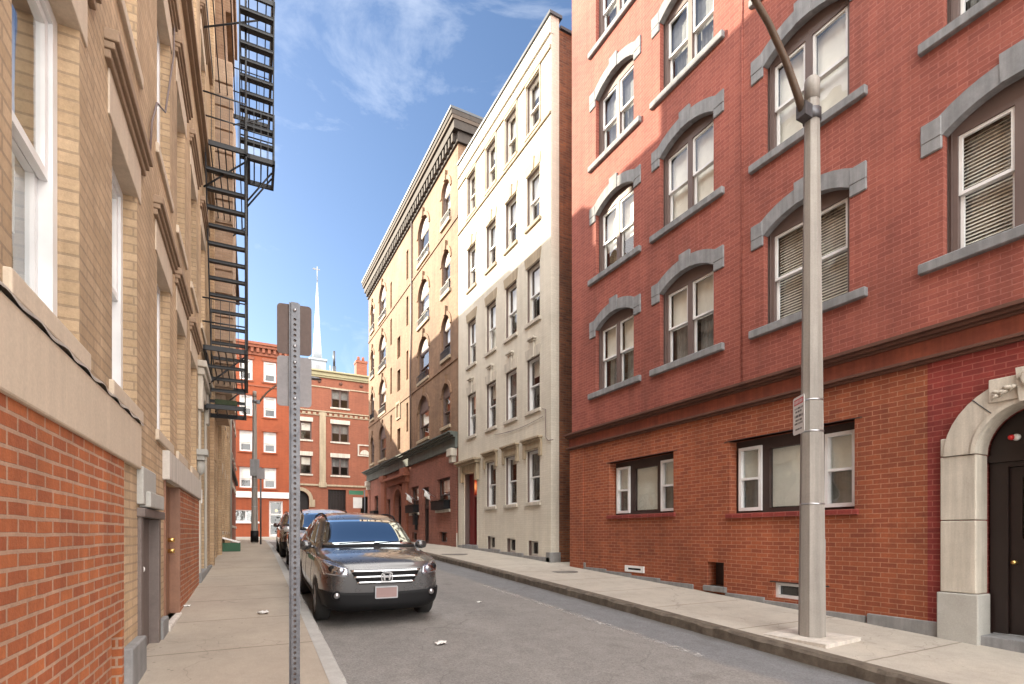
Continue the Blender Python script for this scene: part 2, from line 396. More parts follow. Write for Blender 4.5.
LK = lambda y: .72 + .0272 * y        # left kerb outer line
crown = lambda x, y: -KH + .02 - .003 * (x - 3.2) ** 2
structure(strip(lambda y: -30 if y > 35.5 else LK(y) - .02, lambda y: 40 if y > 36.6 else 5.56, lambda x, y: -KH + (.04 - .006 * (min(max(x, .8), 5.6) - 3.2) ** 2), ys, 8).obj('road', 'asphalt'))
def kerb(xo, w, side, name, mat, y0, y1, rough):
    """granite kerb: real step with an uneven broken arris; side = +1 when the road lies at smaller x"""
    mb = MB(); vs = []; n = int((y1 - y0) / .09)
    for j in range(n + 1):
        y = y0 + (y1 - y0) * j / n
        k = noise.noise((y * 2.3, side, 0)) * rough + noise.noise((y * 7.1, side, 3)) * rough * .6
        k2 = noise.noise((y * 3.7, side, 9)) * rough * .5
        x = xo(y); z = S(y)
        jn = .018 if (j % 21) == 0 else 0
        vs += [(x + side * w, y, z + .003), (x + side * (.02 + abs(k) * .8 + jn), y, z + .004 + k2 * .2), (x + k * .25 + side * jn, y, z - .03 + k2 * .6), (x - side * .012 + k2 * .5, y, z - KH - .06)]
    fs = [(j * 4 + i, j * 4 + i + 1, j * 4 + i + 5, j * 4 + i + 4) for j in range(n) for i in range(3)]
    mb.add(vs, fs, False); return structure(mb.obj(name, mat))
kerb(lambda y: 5.55, .16, 1, 'kerb', 'kerb', -20, 36.5, .10)
kerb(lambda y: LK(y), .15, -1, 'kerb', 'kerb_light', -20, 35, .02)
yr = [y for y in ys if y <= 36.5]; yl = [y for y in ys if y <= 35]
structure(strip(lambda y: 5.70, lambda y: 8.6, lambda x, y: 0.0, yr, 3).obj('sidewalk', 'concrete'))
structure(strip(lambda y: LW(y) - .6, lambda y: LK(y) - .145, lambda x, y: 0.0, yl, 3).obj('sidewalk', 'concrete_left'))
# far pavement in front of the end buildings
mb = MB(); mb.box(ID if False else (lambda u, z, n: (u, n, z)), -30, 40, S(45) - .3, S(45) + .004, 44.6, 47.5); structure(mb.obj('sidewalk', 'concrete'))
# faded paint on the road
mb = MB(); vs = []; fs = []
for j in range(30):
    y = 4.2 + j * .2; w = .07 + .03 * noise.noise((y, 1, 1)); x = 4.62 - .015 * (y - 4)
    for xx in (x - w, x + w): vs.append((xx, y, S(y) - KH + (.04 - .006 * (xx - 3.2) ** 2) + .006))
fs = [(2 * j, 2 * j + 1, 2 * j + 3, 2 * j + 2) for j in range(29)]
mb.add(vs, fs); structure(mb.obj('road_marking', 'worn_paint'))

# ------------------------------------------------------------------ windows
def window_kind(w, h, rise=0, units=1, depth=.12, fw=.05, frame='casing', sash='white', glass='glass', cover=None, cover_mat='shade', slats=False, lower=False, sw=.04, dark=True, jamb=0, grid=False):
    """meshes of one window: frame (casing panel filling the opening), sashes, panes, blind"""
    fr = MB(); sa = MB(); pa = MB(); bl = MB(); cu = MB()
    hw = w / 2; holes = []; mid = fw * 1.1 if units == 2 else 0
    uw = (w - 2 * fw - mid * (units - 1)) / units
    z0, z1 = fw * .6, h - (fw if rise <= 0 else fw * .4)
    for k in range(units):
        u0 = -hw + fw + k * (uw + mid); holes.append((u0, u0 + uw))
    fr.prism(FW, arch_pts(hw, 0, h, rise), [rect(a, b, z0, z1) for a, b in holes], -depth - .07, -depth)
    if rise > 0:  # moulded ring under the arch
        o = arch_pts(hw - .004, 0, h, rise); i = arch_pts(hw - .045, .03, h, max(rise - .03, .02))
        fr.prism(FW, o, [i], -depth - .01, -depth + .03)
    for a, b in holes:
        zm = z0 + (z1 - z0) * .5; d = depth
        sa.prism(FW, rect(a + .002, b - .002, zm - sw * .5, z1 - .002), [rect(a + sw, b - sw, zm + sw * .5, z1 - sw)], -d - .06, -d - .02)
        sa.prism(FW, rect(a + .003, b - .003, z0 + .002, zm + sw * .4), [rect(a + sw, b - sw, z0 + sw * 1.3, zm - sw * .45)], -d - .105, -d - .065)
        if grid:
            for q in (1, 2): sa.box(FW, a + (b - a) * q / 3 - .01, a + (b - a) * q / 3 + .01, z0 + sw, z1 - sw, -d - .05, -d - .03)
            for q in range(1, 4): zz = z0 + (z1 - z0) * q / 4; sa.box(FW, a + sw, b - sw, zz - .01, zz + .01, -d - .049, -d - .031)
        pa.add([FW(u, z, -d - .04) for u, z in rect(a + sw - .01, b - sw + .01, zm + .01, z1 - sw + .01)], [(0, 1, 2, 3)])
        pa.add([FW(u, z, -d - .085) for u, z in rect(a + sw - .01, b - sw + .01, z0 + sw, zm - .005)], [(0, 1, 2, 3)])
        if lower: # folded curtain hanging behind the blind
            n = 24; zz0, zz1 = z0, z1
            vs = [FW(a + (b - a) * q / n, zz, -d - .24 - .018 * math.sin(q * 1.7 + a * 9)) for zz in (zz0, zz1) for q in range(n + 1)]
            cu.add(vs, [(q, q + 1, n + 2 + q, n + 1 + q) for q in range(n)], True)
        if cover:
            zc = z1 - (z1 - z0) * cover
            if slats:
                n = int((z1 - zc) / .045)
                for q in range(n):
                    z = z1 - .03 - q * .045
                    bl.add([FW(u, zz, nn) for u, zz, nn in ((a, z - .016, -d - .15), (b, z - .016, -d - .15), (b, z + .016, -d - .175), (a, z + .016, -d - .175))], [(0, 1, 2, 3)])
            else:
                bl.box(FW, a - .01, b + .01, zc, z1 + .02, -d - .17, -d - .165)
    return dict(frame=fr.mesh('window_frame', frame), sash=sa.mesh('sash', sash), pane=pa.mesh('pane', glass), blind=bl.mesh('blind', cover_mat) if cover else None, curtain=cu.mesh('curtain', 'curtain') if lower else None, depth=depth)

def put_window(b, k, loc, rz, name='window'):
    o = inst(name, k['frame'], b, Vector(loc) - Vector(ORG[b.name]), rz)
    inst('sash', k['sash'], o); inst('pane', k['pane'], o)
    if k['blind']: inst('blind', k['blind'], o)
    if k['curtain']: inst('curtain', k['curtain'], o)
    return o

def building_shell(b, F, u0, u1, z0, z1, holes, mat, deep, reveal=.14, mats=None, side=None, roof=True):
    """front with real openings and reveals, then the two ends, back and roof of the block"""
    w = MB(); w.flat(F, rect(u0, u1, z0, z1), holes, 0)
    for h in holes: w.rim(F, h, 0, -reveal - .12)
    s = w if side is None else MB()
    for u in (u0, u1): s.add([F(u, z0, 0), F(u, z0, -deep), F(u, z1, -deep), F(u, z1, 0)], [(0, 1, 2, 3)])
    s.add([F(u0, z0, -deep), F(u1, z0, -deep), F(u1, z1, -deep), F(u0, z1, -deep)], [(0, 1, 2, 3)])
    me = w.obj('wall', mat, b)
    if side is not None: s.obj('side_wall', side, b)
    if roof:
        r = MB(); r.box(F, u0 + .02, u1 - .02, z1 - .5, z1 - .3, -deep + .02, -.25); r.obj('roof', 'roof', b)
        f = MB(); f.box(F, u0 + .02, u1 - .02, z0 + .0, z0 + .05, -deep + .02, -.28)
        # floors keep the rooms behind the glass dark
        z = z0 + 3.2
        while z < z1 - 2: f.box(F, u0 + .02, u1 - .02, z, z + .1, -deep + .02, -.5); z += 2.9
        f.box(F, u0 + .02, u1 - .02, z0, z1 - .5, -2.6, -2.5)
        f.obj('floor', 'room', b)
    return me

# ================================================================== RIGHT: red brick apartment house
F = FR()
RZ = R(-90)
b = thing('apartment_building', 'red painted brick apartment house with grey stone arched lintels behind the tall lamp post', 'building', (7.9, 3.8, 0))
kinds = [window_kind(1.40, 1.56, .22, 2, .13, .1, cover=c, cover_mat=m, slats=s, lower=(i % 3 != 2)) for i, (c, m, s) in enumerate(((.5, 'shade', False), (.97, 'blind', True), (.62, 'shade', False), (.5, 'curtain', False), (.98, 'shade', False), (.35, 'shade', False)))]
cols = [9.83, 7.61, 5.16, 2.62, .15, -2.3]
rows = [4.82, 7.67, 10.52, 13.37]
pick = {(0, 0): 0, (1, 0): 0, (2, 0): 1, (3, 0): 1, (0, 1): 2, (1, 1): 4, (2, 1): 4, (3, 1): 3, (0, 2): 3, (1, 2): 3, (2, 2): 5, (0, 3): 3}
holes = []; winpos = []
for ci, cy in enumerate(cols):
    for ri, z in enumerate(rows):
        holes.append(shift(arch_pts(.70, z, 1.56, .22), cy)); winpos.append((cy, z, pick.get((ci, ri), (ci + ri) % 6)))
gw = [(8.92, 2.06, 1.76, 1.25), (5.45, 2.16, 1.69, 1.30), (.3, 2.1, 1.5, 1.3)]
for cy, w, z, h in gw[:2]: holes.append(rect(cy - w / 2, cy + w / 2, z, z + h))
bas = [(9.05, .62, .48, .14), (6.84, .38, .37, .44), (5.22, .86, .29, .25)]
for cy, w, z, h in bas[1:]: holes.append(rect(cy - w / 2, cy + w / 2, z, z + h))
DC = 2.45
holes.append(shift(arch_pts(.52, -.3, 2.6, .53, 18), DC))
up = MB(); lo = MB()
uph = [h for h in holes if h[0][1] > 4]; loh = [h for h in holes if h[0][1] < 4]
up.flat(F, rect(-5, 11.57, 3.6, 17.2), uph, 0)
for h in uph: up.rim(F, h, 0, -.22)
deep = 8.5
for u in (-5, 11.57): up.add([F(u, -1, 0), F(u, -1, -deep), F(u, 17.2, -deep), F(u, 17.2, 0)], [(0, 1, 2, 3)])
up.add([F(-5, -1, -deep), F(11.57, -1, -deep), F(11.57, 17.2, -deep), F(-5, 17.2, -deep)], [(0, 1, 2, 3)])
wall = up.obj('wall', 'red_paint', b)
LI = .035   # ground floor face is proud of the upper wall
lo.flat(F, rect(3.47, 10.98, -1, 3.66), [h for h in loh if h[0][0] > 3 and h[0][0] < 11], LI)
for h in loh[:-1]: lo.rim(F, h, LI, -.24)
lo.obj('ground_floor_wall', 'red_brick', b)
dk = MB(); dk.flat(F, rect(-5, 3.47, -1, 3.66), [loh[-1]], LI + .004); dk.rim(F, loh[-1], LI, -.4)
dk.obj('painted_wall', 'dark_red', b)
dk = MB(); dk.box(F, 10.98, 11.575, -1, 3.66, -.05, LI + .03); dk.obj('pier', 'red_brick', b)
r = MB(); r.box(F, -4.9, 11.5, 16.6, 16.8, -8.4, -.2); r.obj('roof', 'roof', b)
f = MB()
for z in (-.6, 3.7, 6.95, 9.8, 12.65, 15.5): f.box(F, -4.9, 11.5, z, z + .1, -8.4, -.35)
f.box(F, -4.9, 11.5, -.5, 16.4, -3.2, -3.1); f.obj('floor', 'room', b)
ln = MB()
def lintel_mesh():
    m = MB(); o = arch_pts(.70, 6, 0, 0)
    hw = .70; rise = .22; rr = (hw * hw + rise * rise) / (2 * rise); czz = rise - rr
    outer = []; inner = []
    n = 12; rr -= .012; R2 = rr + .24; hx = .90
    a1 = math.asin(hw / rr); a2 = math.asin(hx / R2)
    for i in range(n + 1):
        a = -a1 + 2 * a1 * i / n; inner.append((rr * math.sin(a), czz + rr * math.cos(a)))
        a = -a2 + 2 * a2 * i / n; outer.append((R2 * math.sin(a), czz + R2 * math.cos(a)))
    ring = outer + inner[::-1]
    m.prism(FW, ring, [], -.1, .022)
    for sgn in (-1, 1):
        u0, u1 = sorted((sgn * .705, sgn * .94)); m.box(FW, u0, u1, -.17, .0, -.1, .027); m.box(FW, u0 + (.0 if sgn > 0 else 0), u1, -.01, .24, -.1, .031)
    m.prism(FW, [(-.13, rise - .02), (.13, rise - .02), (.14, .54), (-.14, .54)], [], -.1, .036)
    return m.mesh('lintel', 'granite')
LM = lintel_mesh(); sl = MB(); sl.box(FW, -.95, .95, -.13, 0.005, -.2, .075); SM = sl.mesh('sill', 'granite')
for cy, z, k in winpos:
    o = put_window(b, kinds[k], (7.9, cy, z), RZ)
    l = inst('lintel', LM, b, Vector((7.9, cy, z + 1.56)) - Vector(ORG[b.name]), RZ); q = l.modifiers.new('bevel', 'BEVEL'); q.width = .012; q.limit_method = 'ANGLE'
    l = inst('sill', SM, b, Vector((7.9, cy, z)) - Vector(ORG[b.name]), RZ); q = l.modifiers.new('bevel', 'BEVEL'); q.width = .012; q.limit_method = 'ANGLE'
# string band with upper and lower mouldings
m = MB(); m.box(F, -5, 11.60, 3.56, 3.90, 0, .07); m.obj('band', 'redband', b)
m = MB()
for z0, z1, n in ((3.9, 3.95, .20), (3.855, 3.9, .15), (3.82, 3.855, .10), (3.56, 3.60, .13), (3.52, 3.56, .09)): m.box(F, -5, 11.60 + n * .5, z0, z1, .0, n)
m.obj('cornice', 'brownstone', b, .006)
# granite footing
m = MB(); seg = [(11.6, 10.9, .6, .05)] + [(10.95 - i * .9, 10.95 - (i + 1) * .9 + .012, None, .06) for i in range(4)] + [(6.6 - i * .8, 6.6 - (i + 1) * .8 + .012, None, .07) for i in range(3)]
for a, c, t, n in seg:
    m.box(F, c, a, S(c) - .3, (S((a + c) / 2) + (.075 if a > 4.6 else .11)) if t is None else t, 0, n)
m.box(F, 3.31, 4.18, -.4, S(3.8) + .16, 0, .09)
m.objs('footing', 'granite_dark', b, .01)
# ground floor triple windows: white sash, wide fixed light, white sash
for i, (cy, w, z, h) in enumerate(gw[:2]):
    fr = MB(); hw = w / 2; sw = .46
    hol = [rect(-hw + .07, -hw + .07 + sw, .05, h - .12), rect(-hw + sw + .2, hw - sw - .2, .09, h - .2), rect(hw - .07 - sw, hw - .07, .05, h - .12)]
    fr.prism(FW, rect(-hw, hw, 0, h), hol, -.24, -.16)
    o = inst('window', fr.mesh('triple_frame', 'casing_dark'), b, Vector((7.9, cy, z)) - Vector(ORG[b.name]), RZ)
    for q, hh in enumerate(hol):
        a, c, z0, z1 = hh[0][0], hh[1][0], hh[0][1], hh[2][1]
        p = MB()
        if q == 1:
            p.box(FW, a, c, z0, z1, -.215, -.21); inst('pane', p.mesh('pane', 'glass'), o)
            p = MB(); p.box(FW, a, c, z0 + .02, z1, -.26, -.25); inst('blind', p.mesh('blind', 'shade'), o)
        else:
            s = MB(); zm = z0 + (z1 - z0) * .5
            s.prism(FW, rect(a + .002, c - .002, z0 + .002, z1 - .002), [rect(a + .055, c - .055, zm + .02, z1 - .055), rect(a + .055, c - .055, z0 + .06, zm - .02)], -.21, -.12)
            inst('sash', s.mesh('sash', 'white'), o)
            p.box(FW, a + .05, c - .05, z0 + .05, z1 - .05, -.185, -.18); inst('pane', p.mesh('pane', 'glass'), o)
            p = MB(); p.box(FW, a + .02, c - .02, zm, z1, -.26, -.25); inst('blind', p.mesh('blind', 'shade'), o)
            p = MB(); p.box(FW, a + .02, c - .02, z0, zm + .02, -.3, -.29); inst('curtain', p.mesh('curtain', 'curtain'), o)
    m = MB(); m.box(F, cy - hw - .06, cy + hw + .05, z - .075, z + .005, -.14, .085); m.obj('sill', 'dark_red', b, .006)
    m = MB(); m.box(F, cy - hw - .1, cy + hw + .1, z + h, z + h + .012, -.1, LI + .012); m.obj('steel_lintel', 'casing_dark', b)
# basement openings
cy, w, z, h = bas[0]; m = MB(); m.prism(F, shift(rect(-w / 2, w / 2, z, z + h), cy), [shift(rect(-w / 2 + .09, w / 2 - .09, z + .045, z + h - .05), cy)], LI - .01, LI + .03); v = m.obj('vent', 'white', b)
m = MB(); m.box(F, cy - .25, cy + .25, z + .02, z + h - .02, LI - .01, LI + .006); m.obj('louvre', 'black', v)
cy, w, z, h = bas[1]; m = MB(); m.box(F, cy - w / 2, cy + w / 2, z, z + h, -.22, -.2); m.obj('hatch', 'casing_dark', b)
m = MB(); m.box(F, cy - .26, cy + .24, z - .1, z, -.15, .1); m.obj('sill', 'granite_dark', b, .01)
cy, w, z, h = bas[2]; m = MB(); m.prism(F, shift(rect(-w / 2, w / 2, z, z + h), cy), [shift(rect(-w / 2 + .05, w / 2 - .05, z + .05, z + h - .05), cy)], -.1, -.02); v = m.obj('basement_window', 'white', b)
m = MB(); m.box(F, cy - w / 2 + .04, cy + w / 2 - .04, z + .04, z + h - .04, -.08, -.075); m.obj('pane', 'glass_dark', v)
m = MB(); m.box(F, cy - w / 2 - .06, cy + w / 2 + .06, z + h, z + h + .02, -.08, LI + .01); m.obj('steel_lintel', 'casing_dark', b)
# front door in its limestone surround
sz = MB(); hw = .52
for sg in (-1, 1):
    u0, u1 = sorted((DC + sg * .50, DC + sg * .86)); zb = S(3) - .3
    sz.box(F, u0, u1, .62, 1.50, -.2, .1); sz.box(F, u0, u1, 1.508, 2.29, -.2, .1)
    v0, v1 = sorted((DC + sg * .47, DC + sg * .885)); 
    u2, u3 = sorted((DC + sg * .56, DC + sg * .86)); sz.box(F, u2, u3, 2.298, 2.52, -.1, .098)
sz.objs('surround_block', 'lime', b, .012)
pb = MB()
for sg in (-1, 1):
    v0, v1 = sorted((DC + sg * .47, DC + sg * .885)); pb.box(F, v0, v1, S(3) - .4, .614, -.2, .13)
pb.objs('pedestal', 'lime_grey', b, .012)
def ell(a, r, n=20, z=2.298): return [(a * math.cos(math.pi * i / n), z + r * math.sin(math.pi * i / n)) for i in range(n + 1)]
ar = MB(); outer = ell(.82, .83); inner = ell(.50, .53)
ar.prism(F, shift(outer + inner[::-1], DC), [], -.2, .115)
ar.prism(F, shift(ell(.545, .575) + inner[::-1], DC), [], .11, .13)
ar.box(F, DC - .37, DC + .37, 2.86, 3.13, .0, .14)
for a in (28, 52, 128, 152): pass
ar.obj('door_arch', 'lime', b, .01)
jt = MB()
for a in (50, 130):
    a = R(a); jt.tube([F(DC + .5 * math.cos(a), 2.3 + .535 * math.sin(a), .117), F(DC + .82 * math.cos(a), 2.3 + .83 * math.sin(a), .117)], .006, 5)
jt.objs('mortar_joint', 'ink', b)
cv = MB()   # carved scroll and leaf sprays on the keystone
sp = [F(DC + .09 * math.cos(t) * (1 - t / 16), 3.06 + .11 * math.sin(t) * (1 - t / 16), .16 + .004 * t) for t in [i * .4 for i in range(0, 30)]]
cv.tube(sp, .022, 8); cv.prism(F, shift([(-.09, 2.82), (.09, 2.82), (.12, 3.2), (-.12, 3.2)], DC), [], .1, .17)
for sg in (-1, 1):
    for q in range(7):
        a0 = R(190 + 22 * (q % 3) - 10 * (q // 3)); base = Vector((.11 + .026 * q, 3.0 - .012 * q))
        L = .085 + .015 * (q % 2); pts = []
        dirx = 1; ang = R(-38 + 25 * (q % 3)); 
        for t in (0, .33, .66, 1): pts.append(F(DC + sg * (base.x + L * t * math.cos(ang)), base.y + L * t * math.sin(ang) + .02 * math.sin(t * 3), .15 + .025 * math.sin(t * 3)))
        cv.tube(pts, [.008, .024, .02, .004], 6)
cv.obj('carving', 'lime', b)
dr = MB(); dr.prism(F, shift(arch_pts(.50, .02, 2.28, .53, 18), DC), [shift(rect(-.33, .33, .13, 2.14), DC)], -.36, -.26); dr.box(F, DC - .50, DC + .50, 2.2, 2.29, -.26, -.22); dfr = dr.obj('door_frame', 'door_dark', b)
d = MB(); d.prism(F, shift(rect(-.325, .325, .14, 2.135), DC), [shift(rect(-.22, .22, 1.28, 2.02), DC)], -.36, -.31); d.prism(F, shift(rect(-.22, .22, .3, 1.16), DC), [shift(rect(-.19, .19, .33, 1.13), DC)], -.312, -.3); do = d.obj('door', 'door_dark', b)
m = MB(); m.box(F, DC - .22, DC + .22, 1.28, 2.02, -.34, -.335); m.obj('pane', 'glass_dark', do)
m = MB(); m.tube([F(DC + .28, 1.0, -.31), F(DC + .28, 1.0, -.25)], .025); m.obj('handle', 'brass', do)
m = MB(); m.box(F, DC - .55, DC + .55, S(2.4) - .3, .13, -.3, .06); m.box(F, DC - .47, DC + .47, .128, .142, -.38, -.25); m.obj('threshold', 'granite', b, .01)
m = MB(); m.lathe(0, 0, [(.055, 0), (.055, .02), (.045, .05), (.02, .07)], 14); o = m.obj('alarm_light', 'white_plastic', b, org=(0, 0, 0)); o.location = Vector((7.9 + .26, 2.70, 2.48)) - Vector(ORG[b.name]); o.rotation_euler = (0, R(-90), 0); o.scale = (.75, .75, .75)
m = MB(); m.lathe(0, 0, [(.042, .0), (.045, .03), (.03, .075), (.01, .085)], 14); o2 = m.obj('lens', 'red_plastic', o, org=(0, 0, 0)); o2.location = (0, .045, .035)
m = MB(); m.box(F, -5, 11.6, 17.2, 17.45, -8.5, .15); m.obj('parapet', 'redband', b)
# conduit and stains on the front
m = MB(); m.tube([F(6.28, 3.95, .015), F(6.28, 9.0, .012), F(6.27, 16.8, .015)], .013, 6); m.obj('conduit', 'red_paint', b)

# ================================================================== RIGHT: cream painted house
b = thing('row_house', 'narrow cream painted brick house of five storeys with tan window hoods', 'building', (7.9, 16.1, .6))
Y0, Y1 = 12.61, 19.56; F = FR(7.9)
cols = [13.62, 15.05, 16.55, 18.25]
rows = [(2.27, 1.56), (5.02, 1.59), (7.70, 1.70), (10.62, 1.58), (13.42, 1.55)]
ck = [window_kind(.78, h, 0, 1, .10, .035, frame='cream_paint' if i > 1 else 'white', sash='white' if i < 4 else 'cream_paint', cover=[.12, .3, .5, .35, .2][i], cover_mat='shade', glass='glass') for i, (z, h) in enumerate(rows)]
ck2 = [window_kind(.78, h, 0, 1, .10, .035, frame='cream_paint' if i > 1 else 'white', sash='white' if i < 4 else 'cream_paint', cover=[.5, .5, .95, .5, .4][i], cover_mat='curtain' if i < 2 else 'shade') for i, (z, h) in enumerate(rows)]
holes = []; pos = []
for ci, cy in enumerate(cols):
    for ri, (z, h) in enumerate(rows):
        if ci == 3 and ri == 0: continue
        holes.append(shift(rect(-.39, .39, z, z + h), cy)); pos.append((cy, z, h, ci, ri))
    if ci < 3: holes.append(shift(rect(-.31, .31, S(cy) + .1, S(cy) + .55), cy))
DY = 18.35; holes.append(shift(rect(-.6, .6, S(DY) + .02, 3.62), DY))
w = MB(); w.flat(F, rect(Y0, Y1, -.2, 15.5), holes, 0)
rv = MB()
for h in holes: w.rim(F, h, 0, -.03); rv.rim(F, h, -.03, -.3)
rv.objs('reveal', 'casing', b)
w.flat(F, rect(Y0, Y1, 15.5, 16.0), [], .02); w.box(F, Y0, Y1, 15.48, 15.5, -.1, .06)
FS = FY(Y0)
w.flat(FS, rect(7.9, 8.17, -.2, 16.0), [], 0)
w.obj('wall', 'cream', b)
s = MB(); s.add([FS(8.17, -.3, 0), FS(17, -.3, 0), FS(17, 15.7, 0), FS(8.17, 15.7, 0)], [(0, 1, 2, 3)]); s.add([(17, Y0, -.3), (17, Y1, -.3), (17, Y1, 15.7), (17, Y0, 15.7)], [(0, 1, 2, 3)]); s.add([(7.95, Y1 - .01, -.3), (17, Y1 - .01, -.3), (17, Y1 - .01, 15.7), (7.95, Y1 - .01, 15.7)], [(0, 1, 2, 3)])
s.obj('side_wall', 'alley_brick', b)
m = MB(); m.box(F, Y0 - .05, Y1, 16.0, 16.09, -.35, .07); m.box(F, Y0 - .05, Y0 + .25, 15.72, 15.8, -9, -.3); m.obj('coping', 'coping', b)
m = MB(); m.box(F, Y0 + .02, Y1 - .02, 15.2, 15.4, -9, -.1); m.obj('roof', 'roof', b)
f = MB()
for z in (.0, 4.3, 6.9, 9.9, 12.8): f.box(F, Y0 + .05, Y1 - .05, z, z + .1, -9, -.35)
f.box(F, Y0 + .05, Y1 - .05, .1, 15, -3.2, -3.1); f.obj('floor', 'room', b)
for cy, z, h, ci, ri in pos:
    put_window(b, (ck if (ci * 2 + ri) % 3 else ck2)[ri], (7.9, cy, z), RZ)
    m = MB(); m.box(F, cy - .46, cy + .46, z - .1, z + .005, -.06, .06); m.obj('sill', 'lime' if ri < 3 else 'tan_stone', b, .008)
    m = MB(); t = z + h
    if ri == 0:
        m.box(F, cy - .56, cy + .56, t + .3, t + .36, 0, .16); m.box(F, cy - .53, cy + .53, t + .24, t + .3, 0, .10); m.box(F, cy - .46, cy + .46, t + .03, t + .24, 0, .05)
        for sg in (-1, 1): u0, u1 = sorted((cy + sg * .42, cy + sg * .54)); m.box(F, u0, u1, t - .22, t + .24, 0, .075)
        mt = 'tan_stone'
    elif ri == 1:
        m.prism(F, shift([(-.41, t + .004), (.41, t + .004), (.46, t + .3), (-.46, t + .3)], cy), [], 0, .018); m.prism(F, shift([(-.07, t + .0), (.07, t + .0), (.1, t + .46), (-.1, t + .46)], cy), [], 0, .05)
        m.box(F, cy - .2, cy + .2, t + .52, t + .58, 0, .12); m.box(F, cy - .15, cy + .15, t + .46, t + .52, 0, .08); mt = 'lime'
    elif ri == 2:
        m.prism(F, shift([(-.42, t + .004), (.42, t + .004), (.5, t + .32), (-.5, t + .32)], cy), [], 0, .025); mt = 'tan_stone'
    elif ri == 3:
        m.prism(F, shift([(-.42, t + .004), (.42, t + .004), (.48, t + .3), (-.48, t + .3)], cy), [], 0, .025); m.prism(F, shift([(-.08, t), (.08, t), (.11, t + .4), (-.11, t + .4)], cy), [], 0, .05); mt = 'tan_stone'
    else:
        m.box(F, cy - .45, cy - .394, z, t, 0, .03); m.box(F, cy + .394, cy + .45, z, t, 0, .03); m.box(F, cy - .45, cy + .45, t + .004, t + .09, 0, .035); mt = 'tan_stone'
    m.obj('window_hood', mt, b, .008)
m = MB(); m.box(F, Y0, Y1, 13.22, 13.30, 0, .05); m.box(F, Y0, Y1, 15.06, 15.18, 0, .05); m.objs('string_course', 'tan_stone', b, .008)
for cy in cols[:3]:
    z = S(cy) + .1; m = MB(); m.prism(F, shift(rect(-.31, .31, z, z + .45), cy), [shift(rect(-.18, .25, z + .06, z + .4), cy)], -.2, -.13); v = m.obj('basement_window', 'cream_paint', b)
    m = MB(); m.box(F, cy - .19, cy + .26, z + .05, z + .41, -.18, -.175); m.obj('pane', 'glass_dark', v)
m = MB()
for a, c in ((Y0, 14.2), (14.2, 15.8), (15.8, 17.7), (19.0, Y1)): m.box(F, a, c - .01, S(a) - .3, S((a + c) / 2) + .1, 0, .05)
m.box(FS, 7.85, 8.2, -.2, S(Y0) + .28, -.2, .05); m.objs('footing', 'granite_dark', b, .01)
d = MB(); d.prism(F, shift(rect(-.6, .6, S(DY), 3.62), DY), [shift(rect(-.42, .12, S(DY) + .16, 2.72), DY), shift(rect(-.42, .12, 2.8, 3.5), DY)], -.5, -.22); dfr = d.obj('door_frame', 'door_red', b)
m = MB(); m.box(F, DY - .42, DY + .12, S(DY) + .16, 2.72, -.45, -.4); dd = m.obj('door', 'door_dark', b)
m = MB(); m.tube([F(DY - .3, 1.9, -.4), F(DY - .3, 1.9, -.34)], .03); m.obj('handle', 'brass', dd)
m = MB(); m.box(F, DY - .7, DY + .7, S(DY) - .3, S(DY) + .15, -.4, .06); m.obj('step', 'granite', b, .01)
m = MB(); m.box(F, DY - .95, DY + .98, 4.02, 4.1, 0, .3); m.box(F, DY - .9, DY + .93, 3.93, 4.02, 0, .22); m.box(F, DY - .82, DY + .85, 3.66, 3.93, 0, .08)
for sg in (-1, 1): u0, u1 = sorted((DY + sg * .62, DY + sg * .8)); m.box(F, u0, u1, 3.3, 3.93, 0, .13)
m.obj('door_hood', 'tan_stone', b, .012)
m = MB(); m.lathe(0, 0, [(.02, .3), (.07, .22), (.08, .1), (.03, .0)], 10); o = m.obj('lantern', 'lit', b, org=(0, 0, 0)); o.location = Vector((7.9 + .34, DY - .15, 3.0)) - Vector(ORG[b.name])
m = MB(); pts = [F(13.05, 4.95, .03), F(12.86, 4.9, .03), F(12.85, 4.1, .03), F(12.72, 3.98, .03), F(12.45, 3.96, .03)]; m.tube(pts, .012, 6); m.tube([F(y, 4.72 - .09 * math.sin((y - 13) / 3.2 * math.pi), .03) for y in [13 + .2 * i for i in range(17)]], .008, 5); m.obj('cable', 'casing', b)

# ================================================================== RIGHT: brown brick corner building
b = thing('brick_building', 'tan brown brick corner building with arched windows, deep cornice and green shop band', 'building', (7.9, 27.5, .9))
Y0, Y1 = 19.6, 35.5; F = FR(7.9)
A = dict(a=(20.97, .5, [5.86, 8.75, 11.5, 14.45], 1.3, .5, .5), b=(23.98, .8, [5.80, 8.6, 11.3, 14.3], 1.35, .68, .8), c=(31.8, .8, [5.80, 8.6, 11.3, 14.3], 1.35, .68, .8), d=(34.4, .45, [5.86, 8.75, 11.5, 14.45], 1.3, .4, .45))
holes = []; pos = []
for key, (cy, hw, zs, h, rise, _) in A.items():
    for ri, z in enumerate(zs): holes.append(shift(arch_pts(hw, z, h, min(rise, hw), 12), cy)); pos.append((cy, z, key, ri))
slit = [(26.6, .17, [6.6, 9.3, 12.1, 14.5], 1.5), (29.8, .17, [6.6, 9.3, 12.1, 14.2], 1.5)]
for cy, hw, zs, h in slit:
    for z in zs: holes.append(shift(rect(-hw, hw, z, z + h), cy))
for z in (5.9, 9.1, 10.9): holes.append(shift(rect(-.3, .3, z, z + 1.15), 28.2))
gwn = [(21.25, .78, 2.35, 1.35), (25.3, .64, 2.35, 1.3), (33.3, .5, 2.35, 1.35), (30.3, .38, 1.3, 2.0)]
for cy, hw, z, h in gwn: holes.append(shift(rect(-hw, hw, z, z + h), cy))
